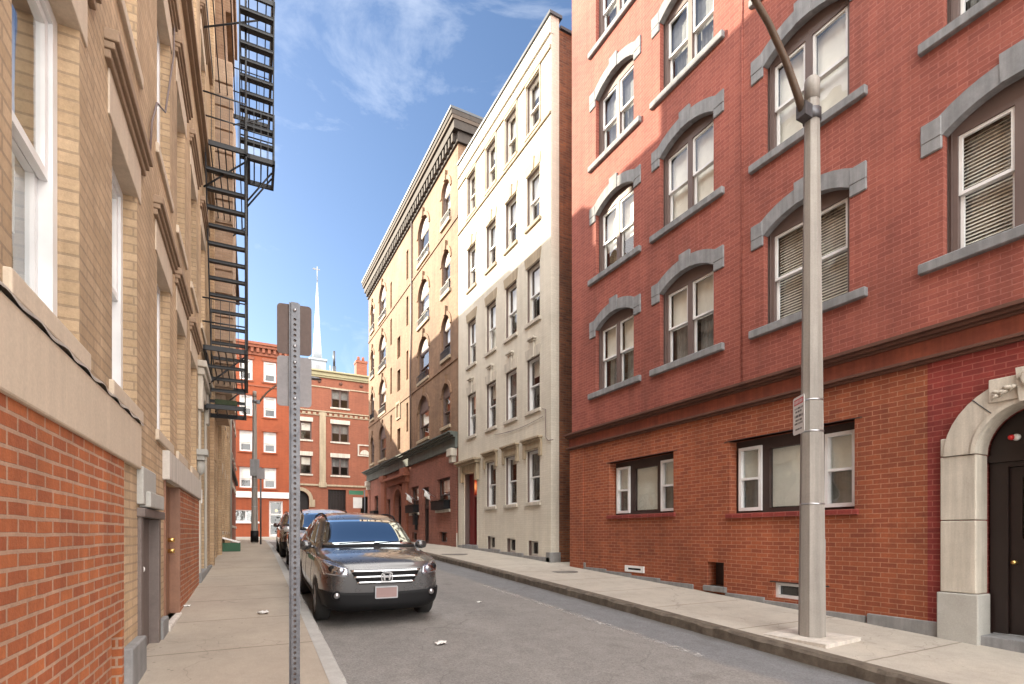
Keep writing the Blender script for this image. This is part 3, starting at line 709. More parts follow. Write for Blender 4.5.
holes.append(shift(rect(-.5, .5, .88, 3.5), 23.65)); holes.append(shift(arch_pts(.78, .9, 2.05, .78), 28.15))
bw = [(21.3, .5, .95, .45), (25.4, .45, .98, .4)]
for cy, hw, z, h in bw: holes.append(shift(rect(-hw, hw, z, z + h), cy))
uph = [h for h in holes if h[0][1] > 5]; loh = [h for h in holes if h[0][1] < 5]
w = MB(); w.flat(F, rect(Y0, Y1, 5.0, 17.4), uph, 0)
for h in uph: w.rim(F, h, 0, -.3)
for u in (Y0, Y1): w.add([F(u, 0, 0), F(u, 0, -11), F(u, 17.9, -11), F(u, 17.9, 0)], [(0, 1, 2, 3)])
w.add([F(Y0, 0, -11), F(Y1, 0, -11), F(Y1, 17.4, -11), F(Y0, 17.4, -11)], [(0, 1, 2, 3)])
w.obj('wall', 'brown_brick', b)
w = MB(); w.flat(F, rect(Y0, Y1, 0, 5.0), loh, .012)
for h in loh: w.rim(F, h, .012, -.3)
w.obj('ground_floor_wall', 'brown_base', b)
m = MB(); m.box(F, Y0 + .05, Y1 - .05, 17.0, 17.2, -10.9, -.1); m.obj('roof', 'roof', b)
f = MB()
for z in (.5, 5.2, 8.2, 10.95, 13.8): f.box(F, Y0 + .05, Y1 - .05, z, z + .1, -10.9, -.4)
f.box(F, Y0 + .05, Y1 - .05, .6, 16.9, -3.2, -3.1); f.obj('floor', 'room', b)
wk = {k: [window_kind(2 * hw, h, min(rise, hw), 1, .1, .05, frame='casing', sash='casing' if ri < 2 else 'cream_paint', cover=.45 if (ri + i) % 2 else None) for ri in range(2)] for i, (k, (cy, hw, zs, h, rise, _)) in enumerate(A.items())}
for cy, z, k, ri in pos:
    hw = A[k][1]; put_window(b, wk[k][ri % 2], (7.9, cy, z), RZ)
    m = MB(); m.box(F, cy - hw - .08, cy + hw + .08, z - .13, z + .005, -.1, .08); m.obj('sill', 'tan_stone', b, .01)
    if ri >= 1:   # iron planter guard on the sill
        m = MB()
        for q in range(9): u = cy - hw + 2 * hw * q / 8; m.box(F, u - .012, u + .012, z, z + .32, .05, .075)
        for zz in (.0, .3): m.box(F, cy - hw, cy + hw, z + zz, z + zz + .03, .045, .08)
        m.obj('sill_guard', 'iron', b)
    h, rise = A[k][3], min(A[k][4], hw); m = MB()
    outer = shift(arch_pts(hw + .16, z + h, 0, min(rise + .16, hw + .16))[2:], cy); inner = shift(arch_pts(hw, z + h, 0, rise)[2:], cy); m.prism(F, outer + inner[::-1], [], 0, .04); m.prism(F, shift([(-.09, z + h + rise), (.09, z + h + rise), (.13, z + h + rise + .38), (-.13, z + h + rise + .38)], cy), [], 0, .09)
    m.obj('arch_trim', 'brown_brick', b)
sk = {h: window_kind(2 * hw, h, 0, 1, .18, .03, frame='casing', sash='casing', glass='glass_dark', sw=.03) for hw, h in ((.17, 1.5), (.3, 1.15))}
for cy, hw, zs, h in slit:
    for z in zs: put_window(b, sk[h], (7.9, cy, z), RZ)
for z in (5.9, 9.1, 10.9): put_window(b, sk[1.15], (7.9, 28.2, z), RZ)
m = MB(); m.prism(F, rect(27.85, 28.6, 7.55, 8.5), [rect(27.95, 28.5, 7.65, 8.4)], 0, .06); m.obj('plaque', 'tan_stone', b)
for i, (cy, hw, z, h) in enumerate(gwn):
    k = window_kind(2 * hw, h, 0, 1, .12, .05, frame='casing_dark', sash='casing', cover=.4, glass='glass'); put_window(b, k, (7.9, cy, z), RZ)
    m = MB(); m.box(F, cy - hw - .1, cy + hw + .1, z - .12, z + .005, -.1, .08); m.obj('sill', 'lime', b, .01)
    if i < 3:
        m = MB(); m.box(F, cy - hw - .03, cy + hw + .03, z + .003, z + .36, .015, .3); m.prism(F, shift(rect(-hw - .05, hw + .05, z + .33, z + .38), cy), [shift(rect(-hw, hw, z + .34, z + .37), cy)], .01, .32); pl = m.obj('window_box', 'black', b)
        m = MB()
        for q in range(60):
            u = cy + random.uniform(-hw, hw); n = random.uniform(.04, .3); z2 = z + .36; dx = random.uniform(-.08, .08); s = random.uniform(.05, .16)
            m.add([F(u, z2, n), F(u + .03, z2, n), F(u + dx + .02, z2 + s, n + random.uniform(-.08, .1))], [(0, 1, 2)])
        m.obj('plants', 'soil_plants', pl)
for cy, hw, z, h in bw:
    m = MB(); m.prism(F, shift(rect(-hw, hw, z, z + h), cy), [shift(rect(-hw + .05, hw - .05, z + .05, z + h - .05), cy)], -.2, -.12); v = m.obj('basement_window', 'casing', b); m = MB(); m.box(F, cy - hw + .04, cy + hw - .04, z + .04, z + h - .04, -.17, -.165); m.obj('pane', 'glass_dark', v)
d = MB(); d.prism(F, shift(rect(-.5, .5, .88, 3.5), 23.65), [shift(rect(-.4, .4, 2.65, 3.4), 23.65), shift(rect(-.4, .4, 1.0, 2.5), 23.65)], -.3, -.15); d.obj('door_frame', 'casing_dark', b)
m = MB(); m.box(F, 23.25, 24.05, 1.0, 2.5, -.26, -.22); dd = m.obj('door', 'door_dark', b); m = MB(); m.box(F, 23.25, 24.05, 2.65, 3.4, -.25, -.245); m.obj('pane', 'glass', b)
m = MB(); m.tube([F(23.35, 1.85, -.22), F(23.35, 1.85, -.15)], .03); m.obj('handle', 'brass', dd)
d = MB(); d.prism(F, shift(arch_pts(.78, .9, 2.05, .78), 28.15), [shift(rect(-.6, .6, 1.0, 2.85), 28.15)], -.3, -.2); d.box(F, 27.55, 28.75, 1.0, 2.85, -.28, -.25); d.box(F, 28.12, 28.18, 1.0, 2.85, -.25, -.22); d.obj('door', 'door_dark', b)
m = MB()
for y in (26.75, 31.2): m.box(F, y - .38, y + .38, .9, 4.4, 0, .14); m.box(F, y - .46, y + .46, 4.4, 4.72, 0, .25); m.box(F, y - .44, y + .44, .5, 1.3, 0, .18)
m.box(F, 26.2, 30.2, 3.98, 4.4, .0, .2); m.box(F, 26.1, 30.3, 4.28, 4.4, .0, .4); m.prism(F, shift(arch_pts(1.05, .9, 2.05, 1.05)[:], 28.15), [shift(arch_pts(.78, .9, 2.05, .78), 28.15)], 0, .1)
m.obj('doorway_surround', 'rb', b, .015)
m = MB()
for y in (19.95, 35.2): m = MB(); m.box(F, y - .26, y + .26, 4.45, 4.76, 0, .28); m.box(F, y - .18, y + .18, 4.2, 4.45, 0, .2); m.obj('corbel', 'lime', b, .02)
m = MB(); m.box(F, 19.62, 20.3, .5, 1.35, 0, .06); m.obj('base_block', 'lime', b, .02)
m = MB()
for y in (19.95, 35.2): m.box(F, y - .3, y + .3, .5, 4.2, 0, .07)
m.objs('pilaster', 'brown_base', b)
m = MB()
for z0, z1, n in ((4.76, 5.2, .12), (5.2, 5.28, .2), (5.28, 5.36, .32), (5.36, 5.42, .4)): m.box(F, Y0 + .02, Y1 + n, z0, z1, 0, n)
m.obj('shop_cornice', 'green_cornice', b, .01)
m = MB()
for z in (8.35, 14.0): m.box(F, Y0, Y1 + .03, z, z + .09, 0, .04)
m.objs('string_course', 'brown_brick', b)
# roof cornice
m = MB()
for z0, z1, n in ((16.95, 17.05, .08), (17.4, 17.75, .24), (17.9, 18.1, .36)): m.box(F, Y0 - .1 - n * .3, Y1 + n, z0, z1, -1, n)
m.obj('cornice', 'cornice_brown', b, .01)
m = MB(); m.box(F, Y0 - .2, Y1 + .34, 17.75, 17.9, -.9, .32); m.obj('cornice_trim', 'cornice_edge', b, .01)
m = MB(); 
for i in range(46): y = Y0 + .1 + i * .345; m.box(F, y, y + .16, 17.05, 17.4, 0, .2)
m.box(F, Y0 - .08, Y1 + .05, 17.05, 17.4, -.8, .04); m.obj('dentils', 'cornice_brown', b)
m = MB(); m.box(F, Y0 - .22, Y1 + .4, 18.1, 18.2, -1.1, .4); m.obj('coping', 'coping', b)
m = MB(); m.tube([F(25.9, 5.4, .05), F(25.95, 9.5, .05), F(25.75, 12, .05), F(25.7, 17, .05)], .04, 6); m.obj('downpipe', 'casing', b)
m = MB(); m.box(F, 24.75, 25.05, 1.75, 2.25, .02, .2); m.box(F, 24.72, 25.08, 2.25, 2.3, .02, .24); m.box(F, 24.82, 24.98, 1.5, 1.75, .02, .12); tag(m.obj('mailbox', 'black'), 'small black letter box on the brown brick wall beside the narrow door', 'mailbox')
for i, (y, lab) in enumerate(((25.0, 'white flag on a short pole above the black letter box'), (22.3, 'white flag on a short pole beside the window box near the red door'))):
    o = thing('flag', lab, 'flag', (7.9, y, 3.0)); m = MB(); m.tube([F(y, 2.95, 0), F(y + .1, 3.3, .55)], .015, 6); m.obj('flag_pole', 'alloy', o)
    m = MB(); vs = []; fs = []
    for q in range(6):
        t = q / 5; 
        for zz in range(4): vs.append(F(y + .06 + .05 * math.sin(zz * 1.6 + q), 3.05 + .2 * t - zz * .09, .2 + .3 * t + .02 * math.sin(q * 2 + zz)))
    for q in range(5):
        for zz in range(3): a = q * 4 + zz; fs.append((a, a + 1, a + 5, a + 4))
    m.add(vs, fs, True); cl = m.obj('cloth', 'flag', o); so = cl.modifiers.new('thick', 'SOLIDIFY'); so.thickness = .004

# ================================================================== LEFT: yellow brick row
F = FL(); LZ = R(90)
b = thing('apartment_building', 'yellow brick apartment house with red brick infill beside the near left sidewalk', 'building', (-.9, 4, 0), left=True)
U0, U1, H = -7, 14.0, 15.2
cols = [(-2.0, .9), (-.35, .95), (1.35, .9), (3.355, .95), (5.06, .9), (7.04, .96), (8.63, .9), (10.35, .9), (12.2, .9)]
rows = [(2.42, 1.84), (5.38, 1.86), (9.12, 1.86), (12.1, 1.7)]
holes = []; pos = []
for i, (c, w) in enumerate(cols):
    for ri, (z, h) in enumerate(rows):
        if i == 8 and ri == 0: continue
        holes.append(shift(rect(-w / 2, w / 2, z, z + h), c)); pos.append((c, w, z, h, ri, i))
holes += [rect(5.62, 6.50, .12, 1.49), rect(7.05, 8.07, .31, 1.94), rect(11.3, 12.5, .5, 3.95), rect(4.50, 4.89, -1.25, .65)]
w = MB(); w.flat(F, rect(U0, U1, -2, H), holes, 0)
for h in holes: w.rim(F, h, 0, -.3)
for u in (U0, U1): w.add([F(u, -2, 0), F(u, -2, -11), F(u, H, -11), F(u, H, 0)], [(0, 1, 2, 3)])
w.add([F(U0, -2, -11), F(U1, -2, -11), F(U1, H, -11), F(U0, H, -11)], [(0, 1, 2, 3)])
w.obj('wall', 'yellow', b)
m = MB(); m.box(F, U0 + .02, U1 - .02, 14.5, 14.7, -10.9, -.2); m.obj('roof', 'roof', b)
f = MB()
for z in (0, 4.6, 7.9, 11.4): f.box(F, U0 + .02, U1 - .02, z, z + .1, -10.9, -.4)
f.box(F, U0 + .02, U1 - .02, 0, 14.4, -3.2, -3.1); f.obj('floor', 'room', b)
kk = {}
for c, wd, z, h, ri, i in pos:
    key = (wd, h)
    if key not in kk: kk[key] = window_kind(wd, h, 0, 1, .10, .075, frame='white', sash='white', cover=.7 if ri == 0 else .45, cover_mat='shade', sw=.05)
    put_window(b, kk[key], (-.9, c, z), LZ)
    m = MB(); m.box(F, c - wd / 2 - .09, c + wd / 2 + .12, z - .1 if ri else 2.312, z + .005, -.14, .03); m.obj('sill', 'band', b, .01)
    m = MB(); t = z + h; m.box(F, c - wd / 2 - .12, c + wd / 2 + .12, t - .006, t + .33, -.14, .012); m.obj('lintel', 'band', b, .008)
    m = MB()
    for z0, z1, n in ((.31, .37, .035), (.37, .42, .06), (.42, .50, .085)): m.box(F, c - wd / 2 - .2 - n * .4, c + wd / 2 + .2 + n * .4, t + z0, t + z1, -.02, n)
    m.obj('window_hood', 'cornice_trim', b, .008)
m = MB(); vh = rect(4.53, 4.86, -1.2, .62); m.flat(F, rect(-7.03, 4.92, -1.6, 1.90), [vh], .014); m.rim(F, vh, .014, -.16); m.rim(F, rect(-7.03, 4.92, -1.6, 1.90), -.02, .014)
m.obj('infill_panel', 'infill', b)
m = MB(); m.box(F, 4.53, 4.86, -1.2, .62, -.2, -.14); m.obj('vent_door', 'casing_dark', b)
m = MB(); m.box(F, -7.05, 5.51, 1.90, 2.285, -.05, .034); m.obj('band', 'band', b, .012)
m = MB(); vs = []; fs = []   # wavy lead flashing over the stone band
n = 160
for j in range(n + 1):
    u = -2 + 7.55 * j / n; q = .012 * math.sin(u * 17) + .012 * noise.noise((u * 4, 0, 0))
    vs += [F(u, 2.306, -.02), F(u, 2.302 + q * .3, .042 + q * .3), F(u, 2.284 + q * .7, .045 + q * .4)]
for j in range(n):
    for i in range(2): a = j * 3 + i; fs.append((a, a + 1, a + 4, a + 3))
m.add(vs, fs, True); m.obj('flashing', 'lead', b)
m = MB(); m.box(F, 4.93, 5.52, -.4, .46, -.05, .07); m.obj('plinth', 'granite_dark', b, .015)
# low grey door with stone surround
m = MB(); m.box(F, 5.53, 5.63, .1, 1.56, -.1, .03); m.box(F, 6.49, 6.6, .1, 1.56, -.1, .03); m.box(F, 5.50, 6.66, 1.49, 1.57, -.1, .06); m.obj('door_casing', 'door_grey', b, .01)
m = MB(); m.box(F, 5.62, 6.5, .12, 1.49, -.12, -.06)
for u in (5.7, 6.42): pass
d = m.obj('door', 'door_grey', b)
m = MB(); m.lathe(0, 0, [(.012, 0), (.012, .03), (.032, .045), (.032, .065), (.015, .08)], 12); o = m.obj('knob', 'white_plastic', d, org=(0, 0, 0)); o.location = Vector(F(5.75, 1.02, -.06)) - Vector(ORG[b.name]); o.rotation_euler = (0, R(90), 0)
m = MB(); m.box(F, 5.50, 6.15, 1.6, 1.93, -.05, .05); m.box(F, 5.62, 6.4, 1.58, 1.72, -.05, .085); m.obj('lintel', 'lime_grey', b, .01)
m = MB(); m.box(F, 6.62, 7.02, -.1, .42, -.05, .05); m.obj('plinth', 'granite_dark', b, .015)
# brown door, white step, second infill and stone band
m = MB(); m.box(F, 7.06, 8.06, .31, 1.94, -.13, -.07); d = m.obj('door', 'door_wood', b)
m = MB()
for z in (1.12, 1.26): m.tube([F(7.95, z, -.07), F(7.95, z, .0)], .028, 10)
m.tube([F(7.95, 1.12, -.01), F(7.80, 1.12, -.01)], .012, 8); m.obj('handle', 'brass', d)
m = MB(); m.box(F, 7.02, 7.06, .3, 1.945, -.1, .02); m.box(F, 8.06, 8.1, .3, 1.945, -.1, .045); m.objs('door_casing', 'door_wood', b)
m = MB(); m.box(F, 7.0, 8.12, .0, .31, -.2, .07); m.obj('step', 'white_stone', b, .02)
m = MB(); m.box(F, 8.1, 10.9, -.2, 1.94, -.05, .033); m.obj('infill_panel', 'infill', b)
m = MB(); m.box(F, 6.93, 10.94, 1.945, 2.27, -.05, .07); m.obj('band', 'white_stone', b, .012)
# doorway with hood and corbel
m = MB(); m.box(F, 11.35, 12.45, .5, 3.9, -.35, -.28); m.obj('door', 'door_dark', b)
m = MB(); m.box(F, 11.12, 11.32, .4, 3.95, 0, .04); m.box(F, 12.48, 12.68, .4, 3.95, 0, .04); m.box(F, 10.95, 12.85, 4.35, 4.47, 0, .15); m.box(F, 11.0, 12.8, 4.22, 4.35, 0, .11); m.box(F, 11.1, 12.7, 3.95, 4.22, 0, .05)
for u in (11.05, 12.5): m.box(F, u, u + .25, 3.6, 4.22, 0, .08)
m.obj('door_hood', 'lime', b, .015)
m = MB(); m.box(F, 10.85, 11.15, 2.75, 2.85, 0, .17); m.box(F, 10.9, 11.1, 2.66, 2.75, 0, .12); m.lathe(-.9 + .05, 11.0, [(.02, 2.4), (.06, 2.45), (.08, 2.55), (.06, 2.64), (.03, 2.67)], 12); m.obj('corbel', 'lime_grey', b)
m = MB(); m.box(F, 11.05, 13.95, .2, .62, -.3, .06); m.obj('plinth', 'granite_dark', b, .015)
m = MB()
for z0, z1, n in ((8.82, 8.9, .06), (8.9, 9.02, .12)): m.box(F, U0, U1, z0, z1, -.02, n)
m.box(F, U0, U1, 11.72, 11.8, -.02, .07); m.objs('string_course', 'cornice_trim', b, .01)
m = MB()
for z0, z1, n in ((14.3, 14.6, .1), (14.6, 14.9, .2), (14.9, 15.22, .28)): m.box(F, U0, U1, z0, z1, -.4, n)
m.obj('cornice', 'cornice_brown', b, .01)
m = MB(); m.box(F, 11.16, 11.24, 1.9, 2.15, .04, .06); m.obj('number_plate', 'white_plastic', b)
m = MB(); m.tube([F(6.0, 4.95, .02), F(6.05, 5.3, .03), F(6.35, 5.7, .03), F(6.9, 6.0, .03), F(7.6, 7.2, .03), F(7.75, 9, .03)], .01, 6); m.obj('cable', 'casing', b)

b = thing('row_house', 'pale brick row house with a projecting upper bay just past the fire escape', 'building', (-.9, 19, .7), left=True)
U0, U1, H = 14.02, 24.0, 14.0
wk1 = window_kind(.85, 1.8, 0, 1, .16, .06, frame='casing', sash='cream_paint', cover=.5)
holes = []; pos = []
for c in (18.4, 20.1, 21.8, 23.2):
    for z in (1.4, 5.0, 8.1, 11.2): holes.append(shift(rect(-.425, .425, z, z + 1.8), c)); pos.append((c, z))
holes.append(rect(15.4, 16.5, .7, 3.3))
w = MB(); w.flat(F, rect(U0, U1, -.5, H), holes, 0)
for h in holes: w.rim(F, h, 0, -.3)
for u in (U0, U1): w.add([F(u, -.5, 0), F(u, -.5, -11), F(u, H, -11), F(u, H, 0)], [(0, 1, 2, 3)])
w.add([F(U0, -.5, -11), F(U1, -.5, -11), F(U1, H, -11), F(U0, H, -11)], [(0, 1, 2, 3)])
w.obj('wall', 'yellow', b)
m = MB(); m.box(F, U0 + .02, U1 - .02, 13.6, 13.8, -10.9, -.2); m.obj('roof', 'roof', b)
f = MB(); f.box(F, U0 + .05, U1 - .05, -.4, 13.5, -3.1, -3.0)
for z in (0, 4.2, 7.3, 10.4): f.box(F, U0 + .05, U1 - .05, z, z + .1, -10.9, -.4)
f.obj('floor', 'room', b)
for c, z in pos:
    put_window(b, wk1, (-.9, c, z), LZ); m = MB(); m.box(F, c - .55, c + .55, z + 1.804, z + 2.12, 0, .05); m.box(F, c - .52, c + .52, z - .1, z + .005, -.1, .07); m.objs('stone_trim', 'band', b, .01)
m = MB()
for c in (14.25, 17.5, 19.25, 20.95, 22.5, 23.8): m.box(F, c - .16, c + .16, .2, 13.9, -.02, .085)
m.objs('pilaster', 'yellow', b, .01)
m = MB(); m.box(F, 14.6, 17.1, 4.75, 12.9, -.05, .44)
for i in range(14): m.box(F, 14.55, 14.85 if i % 2 else 15.0, 4.9 + i * .57, 5.42 + i * .57, -.02, .455); m.box(F, 16.85 if i % 2 else 16.7, 17.14, 4.9 + i * .57, 5.42 + i * .57, -.02, .455)
m.box(F, 14.7, 17.0, 4.4, 4.75, -.05, .3); m.obj('bay', 'yellow2', b, .008)
m = MB(); m.box(F, 14.6, 17.1, 12.9, 14.1, -.05, .3); m.box(F, 14.6, 16.6, 14.1, 14.9, -.6, .44); m.box(F, 14.6, 17.0, 14.9, 15.6, -.6, .5); m.obj('bay_parapet', 'brown_brick', b)
m = MB(); m.box(F, U0, 18.7, H, 15.2, -.4, .05); m.box(F, 20.2, U1, H, 15.2, -.4, .05); m.obj('parapet', 'yellow', b)
m = MB(); m.box(F, 15.45, 16.45, .7, 3.25, -.3, -.22); m.obj('door', 'door_dark', b)
m = MB(); m.tube([F(24.0 - .12, .8, .1), F(24 - .12, 13.8, .1)], .05, 8); m.obj('downpipe', 'lime_grey', b)

b = thing('row_house', 'red brick row house at the far end of the left row before the cross street', 'building', (-.9, 29, .9), left=True)
U0, U1, H = 24.02, 34.7, 15.2
holes = []; pos = []
for c in (25.3, 27.3, 29.3, 31.3, 33.3):
    for z in (1.7, 5.0, 8.1, 11.2): holes.append(shift(rect(-.425, .425, z, z + 1.8), c)); pos.append((c, z))
w = MB(); w.flat(F, rect(U0, U1, 0, H), holes, 0)
for h in holes: w.rim(F, h, 0, -.3)
for u in (U0, U1): w.add([F(u, 0, 0), F(u, 0, -11), F(u, H, -11), F(u, H, 0)], [(0, 1, 2, 3)])
w.add([F(U0, 0, -11), F(U1, 0, -11), F(U1, H, -11), F(U0, H, -11)], [(0, 1, 2, 3)])
w.obj('wall', 'rb', b)
m = MB(); m.box(F, U0 + .02, U1 - .02, 14.6, 14.8, -10.9, -.2); m.obj('roof', 'roof', b)
f = MB(); f.box(F, U0 + .05, U1 - .05, .2, 14.5, -3.1, -3.0); f.obj('floor', 'room', b)
for c, z in pos:
    put_window(b, wk1, (-.9, c, z), LZ); m = MB(); m.box(F, c - .55, c + .55, z + 1.804, z + 2.1, 0, .04); m.box(F, c - .52, c + .52, z - .1, z + .005, -.1, .07); m.objs('stone_trim', 'lime', b, .01)
m = MB(); m.box(F, U0, U1, 4.1, 4.3, -.02, .12); m.box(F, U0, U1, 14.7, 15.25, -.3, .2); m.obj('cornice', 'cornice_brown', b, .01)

# ---- fire escape on the yellow row
fe = thing('fire_escape', 'black iron fire escape with railed platforms and steep stairs on the yellow brick wall', 'fire escape', (-.9, 12.5, 5), left=True)
def platform(a0, a1, z, n1, n0=.02, slats=6, brace=True):
    m = MB(); t = .09
    m.box(F, a0, a0 + .05, z - t, z, n0, n1); m.box(F, a1 - .05, a1, z - t, z, n0, n1); m.box(F, a0, a1, z - t, z, n1 - .05, n1); m.box(F, a0, a1, z - t, z, n0, n0 + .05)
    for i in range(1, slats): n = n0 + (n1 - n0) * i / slats; m.box(F, a0, a1, z - .03, z - .006, n - .011, n + .011)
    for u in (a0 + .35, a1 - .35) if brace else (): m.tube([F(u, z - .05, n1 - .05), F(u, z - .75, n0)], .018, 5)
    return m.obj('platform', 'iron', fe)
def railing(a0, a1, z, n1, n0=.02, h=.92, front=True):
    m = MB()
    for zz in (h, h * .5): m.tube([F(a0 + .02, z + zz, n0), F(a0 + .02, z + zz, n1 - .02), F(a1 - .02, z + zz, n1 - .02), F(a1 - .02, z + zz, n0)], .016, 5)
    k = int((a1 - a0) / .16)
    for i in range(k + 1): u = a0 + .02 + (a1 - a0 - .04) * i / k; m.tube([F(u, z, n1 - .02), F(u, z + h, n1 - .02)], .008 if i % 6 else .016, 4)
    for i in range(1, 5): n = n0 + (n1 - n0) * i / 5; m.tube([F(a0 + .02, z, n), F(a0 + .02, z + h, n)], .008, 4); m.tube([F(a1 - .02, z, n), F(a1 - .02, z + h, n)], .008, 4)
    return m.obj('railing', 'iron', fe)
def flight(a0, z0, a1, z1, n0, n1, steps, rail=True):
    m = MB()
    for n in (n0, n1):
        vs = []
        for a, z in ((a0, z0), (a1, z1)): vs += [F(a - .035, z, n - .012), F(a - .035, z, n + .012), F(a + .06, z, n + .012), F(a + .06, z, n - .012)]
        m.add(vs, [(0, 1, 5, 4), (1, 2, 6, 5), (2, 3, 7, 6), (3, 0, 4, 7), (0, 1, 2, 3), (4, 5, 6, 7)])
    for i in range(1, steps):
        t = i / steps; a = a0 + (a1 - a0) * t; z = z0 + (z1 - z0) * t
        m.box(F, a - .07, a + .10, z - .018, z + .012, n0 + .012, n1 - .012)
        m.box(F, a - .07, a - .06, z - .05, z + .012, n0 + .012, n1 - .012)
    o = m.obj('stair', 'iron', fe)
    if rail:
        m = MB(); m.tube([F(a0, z0 + .85, n1), F(a1, z1 + .85, n1)], .016, 5)
        for i in range(0, steps, 3): t = i / steps; a = a0 + (a1 - a0) * t; z = z0 + (z1 - z0) * t; m.tube([F(a, z, n1), F(a, z + .85, n1)], .01, 4)
        m.obj('handrail', 'iron', fe)
platform(11.75, 15.0, 5.0, .79); railing(11.75, 15.0, 5.0, .79)
platform(11.75, 15.0, 9.0, .79); railing(11.75, 15.0, 9.0, .79)
platform(11.6, 12.5, 8.85, 1.30, .80, 4); railing(11.6, 12.5, 8.85, 1.30, .66)
platform(11.6, 15.2, 12.05, 1.30, slats=8); railing(11.6, 15.2, 12.05, 1.30, h=1.2)
flight(11.62, 12.0, 12.3, 8.9, .66, 1.28, 11, False)
flight(11.9, 8.9, 13.7, 5.0, .06, .75, 13)
flight(11.95, 4.9, 12.9, 3.95, .08, .75, 5, False)
platform(12.3, 13.3, 3.98, .77, slats=4, brace=False)
m = MB()
for z0, z1 in ((5.0, 9.0), (9.0, 12.05)): m.tube([F(11.8, z0, .77), F(11.8, z1, .77)], .02, 6); m.tube([F(14.95, z0, .77), F(14.95, z1, .77)], .02, 6)
m.objs('upright', 'iron', fe)
# pots left on the lowest landing
o = MB(); o.box(F, 12.35, 12.85, 4.0, 4.1, .2, .6); 
for i in range(40): u, n = random.uniform(12.35, 12.9), random.uniform(.15, .7); o.add([F(u, 4.05, n), F(u + .04, 4.05, n), F(u + .03, 4.2 + random.random() * .12, n + .05)], [(0, 1, 2)])
o = tag(o.obj('plant_tray', 'soil_plants'), 'dark plant tray on the lowest landing of the fire escape', 'plant tray'); lobj(o)

# ================================================================== far end buildings
F = FY(46.0)
b = thing('brick_building', 'bright orange brick building with white framed windows and white band at street end', 'building', (-3, 46, .95))
U0, U1, H = -14, 3.9, 15.6
wk2 = window_kind(.9, 1.62, 0, 1, .08, .07, frame='white', sash='white', cover=.62, cover_mat='shade', sw=.06)
holes = []; pos = []
for c in (.76, 2.46, -.94, -2.64, -5, -7, -9, -11):
    for z in (4.9, 7.75, 10.55, 13.35): holes.append(shift(rect(-.45, .45, z, z + 1.62), c)); pos.append((c, z))
holes += [rect(-.27, 1.6, 2.25, 3.15), rect(2.4, 3.4, 1.0, 3.9), rect(-6, -1.5, 1.6, 3.4)]
w = MB(); w.flat(F, rect(U0, U1, 0, H), holes, 0)
for h in holes: w.rim(F, h, 0, -.2)
for u in (U0, U1): w.add([F(u, 0, 0), F(u, 0, -12), F(u, H, -12), F(u, H, 0)], [(0, 1, 2, 3)])
w.add([F(U0, 0, -12), F(U1, 0, -12), F(U1, H, -12), F(U0, H, -12)], [(0, 1, 2, 3)])
w.obj('wall', 'orange', b)
m = MB(); m.box(F, U0 + .02, U1 - .02, 15.3, 15.5, -11.9, -.2); m.obj('roof', 'roof', b)
f = MB(); f.box(F, U0 + .05, U1 - .05, .2, 15.2, -3, -2.9); f.obj('floor', 'room', b)
for c, z in pos:
    put_window(b, wk2, (c, 46, z), 0); m = MB(); m.box(F, c - .58, c + .58, z + 1.624, z + 1.85, 0, .07); m.box(F, c - .55, c + .55, z - .12, z + .005, -.05, .07); m.objs('stone_trim', 'orange' if (z < 12) else 'rb', b, .01)
m = MB(); m.box(F, U0, U1, 12.9, 13.0, 0, .06)
for z0, z1, n in ((15.35, 15.55, .12), (15.9, 16.1, .35), (16.1, 16.3, .45)): m.box(F, U0, U1 + n, z0, z1, -.4, n)
for i in range(44): u = U0 + .1 + i * .405; m.box(F, u, u + .2, 15.55, 15.9, -.1, .28)
m.box(F, U0, U1, 15.55, 15.9, -.4, .06); m.obj('cornice', 'rb', b, .01)
m = MB(); m.box(F, -.25, 3.86, 4.12, 4.6, 0, .1); m.obj('shop_band', 'white_plastic', b, .01)
for u0, u1, z0, z1 in ((-.27, 1.6, 2.25, 3.15), (-6, -1.5, 1.6, 3.4)):
    m = MB(); um = u0 + (u1 - u0) * .55; m.prism(F, rect(u0, u1, z0, z1), [rect(u0 + .07, um - .04, z0 + .07, z1 - .07), rect(um + .04, u1 - .07, z0 + .07, z1 - .07)], -.16, -.06); v = m.obj('window', 'white', b)
    m = MB(); m.box(F, u0 + .05, u1 - .05, z0 + .05, z1 - .05, -.13, -.125); m.obj('pane', 'glass', v); m = MB(); m.box(F, u0, u1, z0, z1, -.2, -.19); m.obj('blind', 'curtain', v)
    m = MB(); m.box(F, u0 - .1, u1 + .1, z0 - .14, z0, -.03, .09); m.obj('sill', 'white', b)
m = MB(); m.prism(F, rect(2.4, 3.4, 1.0, 3.9), [rect(2.52, 3.28, 1.25, 2.0), rect(2.52, 3.28, 2.1, 2.78), rect(2.52, 3.28, 2.9, 3.8)], -.18, -.1); d = m.obj('door', 'white', b)
m = MB(); m.box(F, 2.5, 3.3, 1.2, 3.82, -.15, -.145); m.obj('pane', 'glass_dark', d)
m = MB(); m.lathe(2.95, 46.4, [(.03, 3.05), (.09, 3.12), (.09, 3.2), (.03, 3.27)], 10); m.obj('lantern', 'lit', b)
m = MB(); m.box(F, U0, U1, 0.6, 1.05, 0, .05); m.obj('plinth', 'lime_grey', b)

